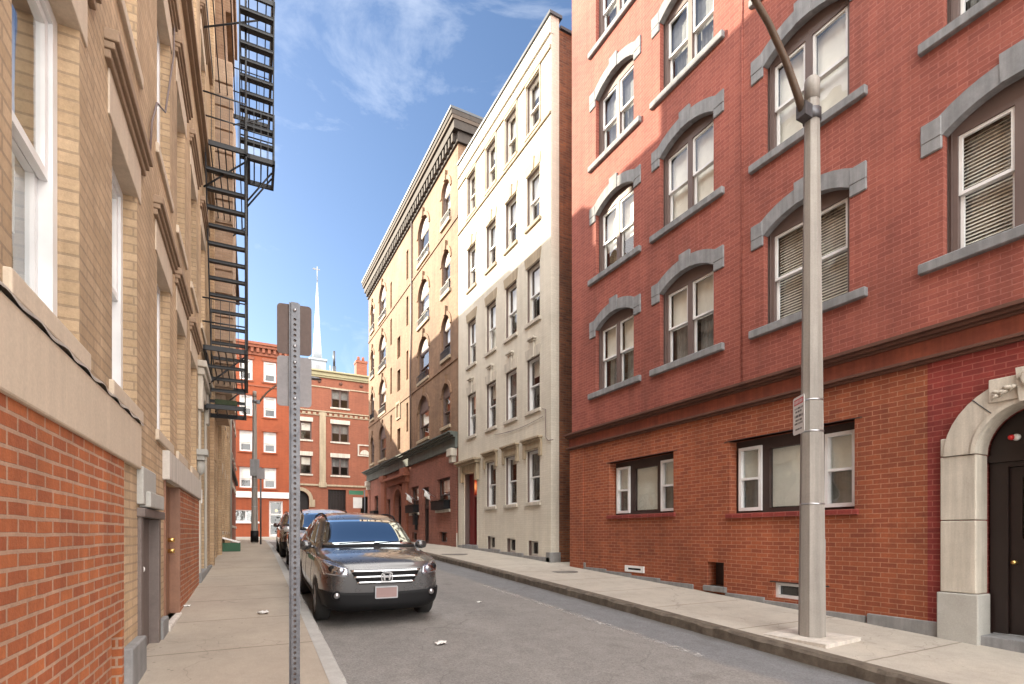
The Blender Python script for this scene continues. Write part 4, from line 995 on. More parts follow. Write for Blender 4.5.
b = thing('brick_building', 'rose red brick building with olive cornice, arched doorway and pale pilaster at the street end', 'building', (9, 46, .95))
U0, U1, H = 3.92, 20, 14.3
holes = []; pos = []
wk3 = window_kind(1.42, 1.5, 0, 2, .12, .06, frame='casing', sash='casing', cover=.5, cover_mat='curtain', glass='glass')
wk4 = window_kind(.88, 1.5, 0, 1, .12, .06, frame='casing', sash='casing', cover=.45, cover_mat='shade')
for z in (6.2, 9.02, 11.9):
    for c in (7.86, 11.6, 14.5): holes.append(shift(rect(-.71, .71, z, z + 1.5), c)); pos.append((c, z, wk3))
    if z < 11: holes.append(shift(rect(-.44, .44, z, z + 1.5), 5.15)); pos.append((5.15, z, wk4))
holes += [rect(6.88, 8.34, 3.2, 5.0), shift(arch_pts(.72, 1.0, 3.1, .72), 4.64 + .05), shift(arch_pts(.5, 1.0, 3.0, .5), 10.05)]
w = MB(); w.flat(F, rect(U0, U1, 0, H), holes, .012)
for h in holes: w.rim(F, h, .012, -.3)
for u in (U0, U1): w.add([F(u, 0, 0), F(u, 0, -12), F(u, H, -12), F(u, H, 0)], [(0, 1, 2, 3)])
w.add([F(U0, 0, -12), F(U1, 0, -12), F(U1, H, -12), F(U0, H, -12)], [(0, 1, 2, 3)])
w.obj('wall', 'rb', b)
m = MB(); m.box(F, U0 + .02, U1 - .02, 14.1, 14.28, -11.9, -.1); m.obj('roof', 'roof', b)
f = MB(); f.box(F, U0 + .05, U1 - .05, .2, 14, -3, -2.9); f.obj('floor', 'room', b)
for c, z, k in pos:
    put_window(b, k, (c, 46 - .012, z), 0); hw = .8 if k is wk3 else .54; m = MB(); m.box(F, c - hw, c + hw, z + 1.504, z + 1.85 if z < 11 else z + 1.56, .014, .06); m.box(F, c - hw, c + hw, z - .13, z + .005, -.05, .08); m.objs('stone_trim', 'lime', b, .01)
m = MB()
for z0, z1, n in ((14.28, 14.42, .12), (14.42, 14.72, .2), (14.72, 14.85, .35)): m.box(F, U0 + .01, U1, z0, z1, -.5, n)
m.obj('cornice', 'olive', b, .01)
m = MB(); m.box(F, U0 + .01, U1, 13.45, 13.55, 0, .07); m.box(F, U0 + .01, U1, 11.42, 11.52, 0, .1); m.box(F, U0 + .01, U1, 11.1, 11.16, 0, .06)
for i in range(38): u = U0 + .1 + i * .42; m.box(F, u, u + .24, 11.16, 11.34, 0, .07)
m.box(F, U0 + .01, U1, 5.25, 5.4, 0, .1); m.box(F, 6.2, 6.7, 5.4, 11.4, 0, .09); m.box(F, 6.15, 6.75, 5.15, 5.55, 0, .13); m.obj('stone_band', 'tan_stone', b, .01)
m = MB()
for u in (4.6, 6.2, 7.9, 9.6, 11.3, 13): m.tube([F(u, 13.95, 0), F(u, 13.95, .06)], .14, 10)
m.objs('tie_plate', 'brownstone', b)
m = MB(); m.prism(F, rect(9.3, 10.5, 7.95, 8.95), [rect(9.42, 10.38, 8.05, 8.85)], 0, .08); m.prism(F, shift([(-.4, 8.1)] + [(.4 * math.cos(math.pi * i / 10), 8.1 + .4 * math.sin(math.pi * i / 10)) for i in range(0, 11)], 9.9), [], 0, .06); m.obj('plaque', 'lime', b, .01)
m = MB(); m.prism(F, shift(arch_pts(.95, 3.4, .7, .95), 4.69 + .3), [shift(arch_pts(.72, 3.3, .8, .72), 4.69)], 0, .07) if False else m.prism(F, shift(arch_pts(1.0, 4.1, 0, 1.0)[2:] + arch_pts(.72, 4.1, 0, .72)[2:][::-1], 4.69), [], 0, .07); m.box(F, 5.41, 5.85, 3.5, 4.1, 0, .08); m.obj('arch_trim', 'tan_stone', b)
m = MB(); m.box(F, 6.92, 8.3, 3.25, 4.95, -.28, -.25); m.box(F, 3.97, 5.41, 1, 4.9, -1.0, -.95); m.box(F, 9.5, 10.6, 1, 4.5, -1, -.95)
for i in range(1, 6): u = 6.88 + 1.46 * i / 6; m.box(F, u - .02, u + .02, 3.2, 5.0, -.24, -.2)
for i in range(1, 5): z = 3.2 + 1.8 * i / 5; m.box(F, 6.88, 8.34, z - .02, z + .02, -.235, -.205)
m.obj('dark_grille', 'door_dark', b)
m = MB(); m.box(F, U0 + .02, U1, .6, 1.7, 0, .05); m.box(F, 8.5, 9.5, 1.7, 2.9, 0, .03); m.obj('plinth', 'lime', b)
m = MB(); m.box(F, 9.35, 10.25, 14.3, 16.3, -1.6, -.7); m.box(F, 9.3, 10.3, 16.2, 16.4, -1.65, -.65)
for u in (9.6, 10.0): m.lathe(u, 46 + 1.15, [(.13, 16.4), (.12, 16.8), (.09, 16.85)], 10)
m.obj('chimney', 'rb', b)
m = MB(); m.tube([F(7.5, 14.3, -.8), F(7.5, 15.6, -.8)], .16, 8); m.tube([F(7.5, 15.6, -.8), F(7.5, 16.9, -.8)], .1, 8); m.obj('vent_pipe', 'coping', b)
m = MB(); m.box(F, 7.8, 9.25, 14.3, 15.1, -3, -1); m.obj('roof_hatch', 'granite_dark', b)

# church steeple far behind
b = thing('church_steeple', 'white pointed church steeple far behind the rose brick roof', 'steeple', (15.2, 116, 0))
cx, cy = 15.2, 116
m = MB(); m.box(ID, cx - 2.6, cx + 2.6, cy - 2.6, cy + 2.6, 0, 28) if False else m.box(lambda u, z, n: (u, n, z), cx - 2.6, cx + 2.6, 0, 28, cy - 2.6, cy + 2.6); m.obj('tower', 'rb', b)
m = MB(); bx = lambda u, z, n: (u, n, z)
m.box(bx, cx - 2.2, cx + 2.2, 28, 33.2, cy - 2.2, cy + 2.2); m.box(bx, cx - 2.45, cx + 2.45, 33.2, 33.7, cy - 2.45, cy + 2.45)
m.box(bx, cx - 1.5, cx + 1.5, 33.7, 37.0, cy - 1.5, cy + 1.5); m.box(bx, cx - 1.75, cx + 1.75, 37, 37.4, cy - 1.75, cy + 1.75)
for sx in (-2.2, 2.2):
    for sy in (-2.2, 2.2): m.lathe(cx + sx, cy + sy, [(.22, 33.7), (.25, 34.6), (.1, 35.2), (.2, 35.6), (.02, 36.2)], 8)
m.lathe(cx, cy, [(1.0, 37.4), (.85, 39.5), (.52, 45), (.24, 51), (.07, 54)], 8); sp = m.obj('spire', 'steeple', b)
m = MB(); m.prism(FY(cy - 2.2), shift(arch_pts(.8, 29, 2.2, .8), cx), [], .01, .05); m.prism(FY(cy - 1.5), shift(arch_pts(.5, 34.2, 1.4, .5), cx), [], .01, .05); m.obj('louvre', 'granite', sp)
m = MB(); m.tube([(cx, cy, 53.5), (cx, cy, 57)], .09, 6); m.prism(FY(cy), [(cx + .5, 56.3), (cx - .5, 56.3), (cx - .5, 56.15), (cx - 1.0, 56.4), (cx - .5, 56.65), (cx - .5, 56.5), (cx + .5, 56.5)], [], -.05, .05); m.obj('weather_vane', 'granite_dark', b)

# ================================================================== street furniture
def street_lamp(x, y, label, rotz=0, scale=1.0):
    z = S(y); o = thing('street_lamp', label, 'street lamp', (0, 0, 0), group='street lamps with curved arms')
    m = MB(); m.tube([(0, 0, -.05), (0, 0, .8), (0, 0, 3.2), (0, 0, 6.55)], [.152, .144, .118, .082], 8); p = m.obj('pole', 'pole', o)
    for q in p.data.polygons: q.use_smooth = False
    m = MB(); m.tube([(0, 0, 6.55), (0, 0, 6.8), (0, 0, 6.83)], [.088, .086, .06], 8); m.obj('cap', 'pole', p)
    m = MB(); m.tube([(0, 0, 6.3), (0, 0, 6.42)], .104, 12); m.box(bx, -.22, -.08, 6.28, 6.44, -.06, .06); m.obj('clamp', 'steel', p)
    arm = [(-.17, 0, 6.34), (-.3, 0, 6.55), (-.5, 0, 6.83), (-.8, 0, 7.13), (-1.2, 0, 7.4), (-1.7, 0, 7.62), (-2.3, 0, 7.74)]
    m = MB(); m.tube(arm, [.045, .042, .039, .036, .034, .032, .03], 8); m.obj('arm', 'arm', o)
    m = MB(); m.lathe(0, 0, [(.03, .1), (.12, .08), (.2, 0), (.16, -.04)], 14); h = m.obj('lamp_head', 'steel', o); h.location = (-2.55, 0, 7.74); h.scale = (1.7, .8, 1)
    m = MB(); m.box(bx, -.04, .04, .12, .2, -.167, -.15) if False else m.box(bx, .125, .162, .95, 1.2, -.07, .07); m.obj('hand_hole_cover', 'granite_dark', p)
    m = MB()
    for zz in (2.5, 2.88, 1.62): m.tube([(0, 0, zz), (0, 0, zz + .018)], .147 - zz * .0085 + .004, 8)
    m.objs('steel_strap', 'alloy', p)
    o.location = (x, y, z); o.rotation_euler = (0, 0, rotz); return o
l1 = street_lamp(6.23, 3.96, 'tall grey street lamp with curved arm on the sidewalk before the red building')
m = MB(); m.prism(lambda u, z, n: (u, z, n), [(5.86, 3.56), (6.66, 3.62), (6.6, 4.42), (5.8, 4.32)], [], S(4) - .1, S(4) + .022); m.obj('base_pad', 'white_stone', l1, .01, org=(6.23, 3.96, S(3.96)))
l2 = street_lamp(.78, 26.3, 'distant grey street lamp with curved arm near the end of the left sidewalk', R(180))
m = MB(); m.box(bx, -.19, .19, 3.0, 3.75, -.2, -.12); o = m.obj('notice_board', 'granite', l2, org=(0, 0, 0)); o.rotation_euler = (0, 0, R(180))
m = MB(); m.tube([(0, 0, .05), (0, 0, .55)], .17, 12); m.obj('base_wrap', 'black', l2, org=(0, 0, 0))

# parking sign strapped to the lamp
sg = thing('parking_sign', 'small white parking sign with red top strapped to the tall lamp post', 'sign', (0, 0, 0))
a = MB(); pts = []
def rrect(w, h, r, n=4):
    p = []
    for cx_, cz_, a0 in ((w / 2 - r, h / 2 - r, 0), (-w / 2 + r, h / 2 - r, 90), (-w / 2 + r, -h / 2 + r, 180), (w / 2 - r, -h / 2 + r, 270)):
        for i in range(n + 1): t = R(a0 + 90 * i / n); p.append((cx_ + r * math.cos(t), cz_ + r * math.sin(t)))
    return p
a.prism(FW, rrect(.3, .46, .03), [], -.002, .002); a.obj('plate', 'white_plastic', sg)
a = MB(); a.box(FW, -.12, .12, .13, .2, .002, .0035); a.obj('red_heading', 'red_ink', sg)
a = MB(); random.seed(3)
for row, (zz, hh) in enumerate(((.085, .022), (.045, .022), (-.01, .03), (-.06, .022), (-.1, .022), (-.17, .018))):
    u = -.10 + .02 * (row % 2)
    while u < .095 - .02 * (row % 2):
        wd = random.uniform(.008, .02); a.box(FW, u, u + wd, zz - hh / 2, zz + hh / 2, .002, .0035); u += wd + random.choice((.006, .006, .016))
a.obj('lettering', 'ink', sg)
a = MB()
for i in range(6): u = -.1 + i * .036; a.box(FW, u, u + .018, .145, .185, .0036, .0045)
a.obj('heading_letters', 'white_plastic', sg)
nx, ny = -.84, .54
sg.location = (6.23 + .155 * nx, 3.96 + .155 * ny, S(3.96) + 2.72); sg.rotation_euler = (0, 0, math.atan2(ny, nx) + R(90))

# sign post in the foreground with two sign backs
px, py = .375, 4.02
sp = thing('sign_post', 'perforated steel post with two blank sign backs standing on the near sidewalk', 'sign post', (px, py, S(py)))
m = MB(); hz = []
U = lambda u, z, n: (px + u, py - n, z)
zt = 2.985; zb = S(py) - .1
holes_ = [shift([(.0105 * math.cos(k * math.pi / 4), .0105 * math.sin(k * math.pi / 4) + zz) for k in range(8)], 0) for zz in [zb + .15 + .0375 * i for i in range(int((zt - zb - .2) / .0375))]]
o4 = .0
m.box(U, -.012, .012, zb, zt, -.006, .0); 
p = m.obj('post_back', 'sign_brown', sp)
m = MB(); zlo = zb
for h in holes_:
    zc_ = sum(q[1] for q in h) / 8; m.prism(U, rect(-.013, .013, zc_ - .01875, zc_ + .01875), [h], .008, .012); zlo = zc_ + .01875
m.box(U, -.013, .013, zlo, zt, .008, .012); m.box(U, -.013, .013, zb, zb + .13, .008, .012)
m.box(U, -.024, -.013, zb, zt, -.006, .012); m.box(U, .013, .024, zb, zt, -.006, .0125); m.box(U, -.036, -.0235, zb, zt, -.016, -.004); m.box(U, .0235, .036, zb, zt, -.016, -.004)
m.obj('post', 'steel', sp)
US = lambda u, z, n: (px + u * math.cos(R(-8)) + n * 0, py + .016 + u * math.sin(R(-8)) - n, z)
def sback(zc, w, h, mat):
    m = MB(); m.prism(US, [(u, z + zc) for u, z in rrect(w, h, .025)], [], -.004, .0); o = m.obj('sign_back', mat, sp)
    m = MB()
    for dz in (-h * .36, h * .36): m.tube([U(0, zc + dz, .0), U(0, zc + dz, .02)], .011, 8)
    m.objs('bolt', 'alloy', o)
sback(2.80, .228, .355, 'sign_brown'); sback(2.43, .228, .355, 'sign_grey')

o = thing('sign_post', 'thin distant steel sign post just before the far lamp on the left sidewalk', 'sign post', (.95, 24.3, S(24.3)))
m = MB(); m.tube([(.95, 24.3, S(24.3) - .1), (.95, 24.3, 4.1)], .035, 8); m.obj('post', 'steel', o)
m = MB(); m.box(FY(24.26), .8, 1.1, 3.6, 4.05, 0, .005); m.obj('sign_plate', 'sign_grey', o)
o = thing('street_sign', 'green street name sign with white sign below on a dark corner post', 'street sign', (8.6, 40, .95))
m = MB(); m.tube([(8.6, 40, .8), (8.6, 40, 4.6)], .04, 8); m.obj('post', 'coping', o)
m = MB(); m.box(FY(39.95), 7.45, 8.5, 4.2, 4.5, 0, .02); m.obj('name_blade', 'green_sign', o)
m = MB(); m.box(FY(39.95), 7.75, 8.4, 3.2, 4.0, 0, .015); m.obj('notice', 'white_plastic', o)

# crate, litter, covers
o = thing('crate', 'green plastic crate with torn card on top against the left wall', 'crate', (-.62, 19, S(19)), left=True)
cz = S(19); m = MB(); bxl = lambda u, z, n: (u, n, z)
m.prism(lambda u, z, n: (u, z, n), rect(-.86, -.36, 18.75, 19.1), [rect(-.83, -.39, 18.78, 19.07)], cz, cz + .27); m.box(bxl, -.86, -.36, cz, cz + .02, 18.75, 19.1)
for i in range(5): u = -.8 + i * .09; m.box(bxl, u, u + .05, cz + .05, cz + .22, 18.742, 18.75)
m.obj('body', 'green_plastic', o, .004)
m = MB(); m.add([(-.9, 18.7, cz + .42), (-.4, 18.72, cz + .27), (-.36, 19.1, cz + .3), (-.88, 19.1, cz + .46)], [(0, 1, 2, 3)]); q = m.obj('card', 'paper', o); s_ = q.modifiers.new('thick', 'SOLIDIFY'); s_.thickness = .006
def litter(x, y, s, lab, road=False, name='paper_scrap', seed=0):
    random.seed(seed); z = S(y) - (KH - .035 if road else 0); m = MB(); vs = []
    for i in range(5):
        for j in range(5): vs.append((x + s * (i / 4 - .5) + random.uniform(-1, 1) * s * .12, y + s * .8 * (j / 4 - .5) + random.uniform(-1, 1) * s * .12, z + .008 + random.random() * s * .28))
    m.add(vs, [(i * 5 + j, i * 5 + j + 1, i * 5 + j + 6, i * 5 + j + 5) for i in range(4) for j in range(4)], True)
    o = m.obj(name, 'paper'); q = o.modifiers.new('thick', 'SOLIDIFY'); q.thickness = .003; tag(o, lab, 'litter', 'litter on the ground')
litter(.33, 7.7, .13, 'crumpled white paper in the middle of the left sidewalk', seed=1)
litter(2.1, 5.75, .12, 'white paper scrap on the asphalt before the parked car', True, seed=2)
litter(-.6, 8.6, .08, 'pale wrapper beside the brown door step', seed=5)
litter(3.6, 8.0, .08, 'tiny scrap in the middle of the empty road lane', True, seed=8)
for x, y, r_, lab in ((7.0, 10.6, .3, 'round iron cover in the right sidewalk before the dark alley'), (6.3, 16.0, .42, 'wide iron cover in the right sidewalk before the dark red door')):
    m = MB(); m.lathe(x, y, [(r_ + .04, S(y) - .02), (r_ + .04, S(y) + .004), (r_, S(y) + .004), (r_, S(y) + .001), (r_ - .02, S(y) + .001), (r_ - .025, S(y) + .007), (.02, S(y) + .008)], 24); tag(m.obj('iron_cover', 'iron_cover'), lab, 'cover')

# ================================================================== cars
SC = .9
def car(label, x, y, paint, H=1.65, rot=0.0, emblem=False, wid=1.0, plate=True):
    o = thing('parked_car', label, 'car', (0, 0, 0), group='cars parked along the left kerb')
    hs = H / 1.65
    st = [(.00, .64, .33, .62, .62, .79, .46, .85, .86), (.05, .76, .26, .64, .74, .86, .56, .93, .94), (.20, .85, .22, .70, .82, .94, .60, 1.0, 1.015), (.48, .89, .21, .76, .85, 1.0, .62, 1.05, 1.065),
          (.90, .905, .21, .80, .862, 1.035, .64, 1.08, 1.095), (1.16, .91, .21, .81, .866, 1.05, .68, 1.10, 1.115), (1.52, .91, .21, .81, .862, 1.05, .70, 1.31, 1.34), (1.92, .91, .21, .81, .862, 1.06, .675, 1.54, 1.58),
          (2.3, .91, .21, .815, .862, 1.07, .665, 1.60, 1.645), (3.0, .91, .21, .82, .862, 1.09, .655, 1.615, 1.655), (3.7, .905, .21, .83, .857, 1.11, .605, 1.565, 1.61), (4.15, .89, .23, .84, .84, 1.13, .60, 1.49, 1.53),
          (4.40, .86, .28, .82, .81, 1.12, .64, 1.22, 1.25), (4.52, .78, .34, .75, .72, .98, .55, 1.0, 1.01)]
    vs = []; fs = []; K = 10
    for (yy, xw, zb, zs, bxx, bz, rx, rz, cz_) in st:
        half = [(0, zb), (xw * .8, zb), (xw * .965, zb + .09), (xw, (zb + zs) * .5 + .02), (xw * .99, zs), (bxx, bz), ((bxx * .45 + rx * .55), bz * .45 + rz * .55), (rx, rz), (rx * .55, cz_ * .72 + rz * .28), (0, cz_)]
        vs += [(xx * wid, yy, zz * hs if zz > .5 else zz) for xx, zz in half]
    n = len(st)
    # mirror
    L = [(i * K + k) for i in range(n) for k in range(K)]
    idx = {}
    for i in range(n):
        for k in range(K):
            idx[(i, k, 1)] = i * K + k
    for i in range(n):
        for k in range(K):
            if k in (0, K - 1): idx[(i, k, -1)] = idx[(i, k, 1)]
            else: vs.append((-vs[i * K + k][0], vs[i * K + k][1], vs[i * K + k][2])); idx[(i, k, -1)] = len(vs) - 1
    for sgn in (1, -1):
        for i in range(n - 1):
            for k in range(K - 1): fs.append((idx[(i, k, sgn)], idx[(i + 1, k, sgn)], idx[(i + 1, k + 1, sgn)], idx[(i, k + 1, sgn)]))
        for i in (0, n - 1):
            for k in range(0, K - 1, 1):
                pass
    for i in (0, n - 1):
        for k in range(K // 2 * 0, K - 1):
            q = [idx[(i, k, 1)], idx[(i, k + 1, 1)], idx[(i, k + 1, -1)], idx[(i, k, -1)]]; q = list(dict.fromkeys(q)); fs.append(tuple(q))
    m = MB(); m.add(vs, fs, True)
    body = m.obj('body', paint, o)
    sm = body.modifiers.new('s', 'SUBSURF'); sm.levels = 3; sm.render_levels = 3
    cut = MB()
    for yy in (.86, 3.55):
        for sx in (-1, 1):
            u0, u1 = sorted((sx * .60, sx * 1.2)); cut.tube([(u0, yy, .31), (u1, yy, .31)], .385, 28)
    co = cut.obj('cutter', 'black'); bo = body.modifiers.new('b', 'BOOLEAN'); bo.operation = 'DIFFERENCE'; bo.object = co; bo.solver = 'EXACT'
    bpy.context.view_layer.update(); dg = bpy.context.evaluated_depsgraph_get()
    me = bpy.data.meshes.new_from_object(body.evaluated_get(dg)); body.modifiers.clear(); old = body.data; body.data = me; me.name = 'body'
    bpy.data.objects.remove(co)
    me.materials.clear(); me.materials.append(paint)
    ev = bmesh.new(); ev.from_mesh(me); bvh = BVHTree.FromBMesh(ev)
    def patch(name, quad, axis, mat, off=.006, th=.008, nu=14, nv=6, mirror=False, bow=0, parent=None):
        """conform a quad (given in the plane facing the axis) to the body"""
        out = None
        for sx in ((1, -1) if mirror else (1,)):
            vs = []; fs = []; bad = set()
            for j in range(nv + 1):
                for i in range(nu + 1):
                    s, t = i / nu, j / nv
                    a = [quad[0][c] * (1 - s) + quad[1][c] * s for c in (0, 1)]; bb = [quad[3][c] * (1 - s) + quad[2][c] * s for c in (0, 1)]
                    p = [a[c] * (1 - t) + bb[c] * t for c in (0, 1)]; p[1] += bow * (1 - (2 * s - 1) ** 2)
                    if axis == 'y': org, d = Vector((p[0] * sx, -2, p[1])), Vector((0, 1, 0))
                    elif axis == 'x': org, d = Vector((sx * 3, p[0], p[1])), Vector((-sx, 0, 0))
                    else: org, d = Vector((p[0] * sx, p[1], 3)), Vector((0, 0, -1))
                    hit, nn, _, _ = bvh.ray_cast(org, d)
                    if hit is None: bad.add(len(vs)); hit = org + d * 2.2; nn = -d
                    if nn.dot(d) > 0: nn = -nn
                    vs.append(hit + nn * off)
            for j in range(nv):
                for i in range(nu):
                    q = (j * (nu + 1) + i, j * (nu + 1) + i + 1, (j + 1) * (nu + 1) + i + 1, (j + 1) * (nu + 1) + i)
                    if not bad & set(q): fs.append(q)
            mb = MB(); mb.add(vs, fs, True); ob = mb.obj(name, mat, parent or o)
            # outward faces
            s_ = ob.modifiers.new('thick', 'SOLIDIFY'); s_.thickness = th; s_.offset = 0
            out = ob
        return out
    h = hs; Z = lambda z: z * h if z > .5 else z
    W = wid
    patch('windscreen', [(-.74 * W, Z(1.125)), (.74 * W, Z(1.125)), (.61 * W, Z(1.505)), (-.61 * W, Z(1.505))], 'y', 'car_glass', .008, .008, 20, 10, bow=.02)
    patch('cowl', [(-.76 * W, Z(1.095)), (.76 * W, Z(1.095)), (.745 * W, Z(1.125)), (-.745 * W, Z(1.125))], 'y', 'black', .006, .008, 20, 2, bow=.02)
    patch('side_window', [(1.66, Z(1.13)), (2.36, Z(1.14)), (2.36, Z(1.48)), (2.08, Z(1.46))], 'x', 'car_glass', .006, .008, 10, 6, True)
    patch('side_window', [(2.44, Z(1.13)), (3.22, Z(1.15)), (3.16, Z(1.50)), (2.44, Z(1.50))], 'x', 'car_glass', .006, .008, 10, 6, True)
    patch('side_window', [(3.32, Z(1.17)), (3.86, Z(1.22)), (3.66, Z(1.42)), (3.27, Z(1.48))], 'x', 'car_glass', .006, .008, 8, 5, True)
    patch('lower_bumper', [(-.80 * W, .20), (.80 * W, .20), (.89 * W, .55), (-.89 * W, .55)], 'y', 'black', .010, .02, 30, 9, bow=-.035)
    patch('side_cladding', [(1.27, .24), (3.15, .24), (3.15, .36), (1.27, .36)], 'x', 'black', .012, .02, 10, 3, True)
    gr = patch('grille', [(-.39 * W, Z(.645)), (.39 * W, Z(.645)), (.51 * W, Z(.855)), (-.51 * W, Z(.855))], 'y', 'black', .006, .012, 22, 6)
    for z, w_ in ((.67, .42), (.75, .46), (.835, .50)): patch('chrome_bar', [(-w_ * W, Z(z) - .012), (w_ * W, Z(z) - .012), (w_ * W, Z(z) + .014), (-w_ * W, Z(z) + .014)], 'y', 'chrome', .022, .02, 20, 2, parent=gr)
    hl = []
    hd = patch('headlight', [(.54 * W, Z(.775)), (.81 * W, Z(.79)), (.855 * W, Z(.97)), (.55 * W, Z(.875))], 'y', 'chrome', .004, .006, 14, 8, True)
    for ob in [c for c in o.children if c.name.startswith('headlight')]:
        sx = 1 if ob.data.vertices[0].co.x > 0 else -1
        for (xx, zz, rr) in ((.63, .84, .055), (.745, .87, .05)):
            hit, nn, _, _ = bvh.ray_cast(Vector((sx * xx * W, -2, Z(zz))), Vector((0, 1, 0)))
            if hit: mb = MB(); mb.tube([hit + Vector((0, -.004, 0)), hit + Vector((0, -.016, 0))], [rr, rr * .8], 16); mb.obj('lamp_lens', 'alloy' if rr > .05 else 'black', ob, org=(0, 0, 0))
    patch('headlight_glass', [(.525 * W, Z(.765)), (.825 * W, Z(.78)), (.87 * W, Z(.985)), (.535 * W, Z(.885))], 'y', 'lamp_glass', .022, .004, 14, 8, True)
    for sx in (1, -1):
        hit, nn, _, _ = bvh.ray_cast(Vector((sx * .69 * W, -2, .49)), Vector((0, 1, 0)))
        if hit: mb = MB(); mb.tube([hit + Vector((0, .0, 0)), hit + Vector((0, -.028, 0))], [.07, .065], 18); f_ = mb.obj('fog_lamp_housing', 'black', o); mb = MB(); mb.tube([hit + Vector((0, -.02, 0)), hit + Vector((0, -.034, 0))], [.042, .038], 16); mb.obj('fog_lamp', 'alloy', f_, org=(0, 0, 0))
    hit, nn, _, _ = bvh.ray_cast(Vector((0, -2, Z(.745))), Vector((0, 1, 0)))
    if emblem and hit:
        yy = hit.y - .045; G_ = FY(yy); mb = MB(); zc = Z(.748)
        mb.prism(G_, [(u, zz + zc) for u, zz in rrect(.165, .135, .03)], [[(u, zz + zc) for u, zz in rrect(.141, .111, .025)]], 0, .016)
        for sx in (-1, 1):
            mb.prism(G_, [(sx * .022, zc - .048), (sx * .046, zc - .048), (sx * .060, zc + .048), (sx * .032, zc + .048)], [], 0, .016)
        mb.prism(G_, [(-.028, zc - .010), (.028, zc - .010), (.033, zc + .014), (-.033, zc + .014)], [], 0, .015)
        mb.obj('emblem', 'chrome', gr, org=(0, 0, 0))
    if plate:
        hit, nn, _, _ = bvh.ray_cast(Vector((0, -2, .51)), Vector((0, 1, 0))); yy = hit.y - .03
        mb = MB(); mb.prism(FY(yy), [(u, zz + .515) for u, zz in rrect(.33, .175, .012)], [[(u, zz + .515) for u, zz in rrect(.30, .145, .008)]], -.03, .012); pf = mb.obj('plate_frame', 'alloy', o)
        mb = MB(); mb.box(FY(yy), -.152, .152, .44, .59, -.01, .004); mb.obj('number_plate', 'plate', pf, org=(0, 0, 0))
    # mirrors, handles, roof rails
    for sx in (-1, 1):
        mb = MB(); hit, nn, _, _ = bvh.ray_cast(Vector((sx * 3, 1.62, Z(1.06))), Vector((-sx, 0, 0))); bxs = hit.x
        vs = []; rings = [(0, .0, .0), (.015, .06, .05), (.06, .085, .075), (.13, .08, .078), (.19, .05, .06), (.215, .0, .0)]
        seg = 12
        for dx, ry, rz_ in rings:
            for q in range(seg): t = 2 * math.pi * q / seg; cxx = math.copysign(abs(math.cos(t)) ** .7, math.cos(t)); szz = math.copysign(abs(math.sin(t)) ** .7, math.sin(t)); vs.append((bxs + sx * (dx + .03), 1.60 + max(ry, .002) * cxx, Z(1.11) + max(rz_, .002) * szz))
        fs = [(i * seg + q, i * seg + (q + 1) % seg, (i + 1) * seg + (q + 1) % seg, (i + 1) * seg + q) for i in range(len(rings) - 1) for q in range(seg)]
        mb.add(vs, fs, True); mb.tube([(bxs - sx * .03, 1.63, Z(1.07)), (bxs + sx * .07, 1.61, Z(1.09))], .028, 8); mb.obj('mirror', paint, o)
        for yy in (2.22, 3.05):
            hit, nn, _, _ = bvh.ray_cast(Vector((sx * 3, yy, Z(.93))), Vector((-sx, 0, 0))); xx = hit.x; mb = MB(); mb.tube([(xx, yy - .09, Z(.93)), (xx + sx * .03, yy - .06, Z(.93)), (xx + sx * .03, yy + .07, Z(.93)), (xx, yy + .09, Z(.93))], .014, 8); mb.obj('door_handle', paint, o)
        mb = MB(); pts = []
        for yy in (2.0, 2.15, 2.6, 3.1, 3.6, 3.85):
            hit, nn, _, _ = bvh.ray_cast(Vector((sx * .60 * W, yy, 3)), Vector((0, 0, -1))); pts.append(hit + Vector((0, 0, .035 if 2.1 < yy < 3.7 else .0)))
        mb.tube(pts, .016, 6); mb.obj('roof_rail', 'black', o)
    # door shut lines
    for yy in (1.45, 2.40, 3.28): patch('shut_line', [(yy - .004, .33), (yy + .004, .33), (yy + .004, Z(1.09)), (yy - .004, Z(1.09))], 'x', 'black', .0015, .002, 1, 14, True)
    # wipers
    for x0, x1 in ((-.5, .08), (.05, .55)):
        mb = MB(); pts = []
        for t in (0, .25, .5, .75, 1):
            xx = (x0 + (x1 - x0) * t) * W; hit, nn, _, _ = bvh.ray_cast(Vector((xx, -2, Z(1.14 + .03 * t))), Vector((0, 1, 0))); pts.append(hit + nn * .02 if nn.y < 0 else hit - nn * .02)
        mb.tube(pts, .009, 6); mb.obj('wiper', 'black', o)
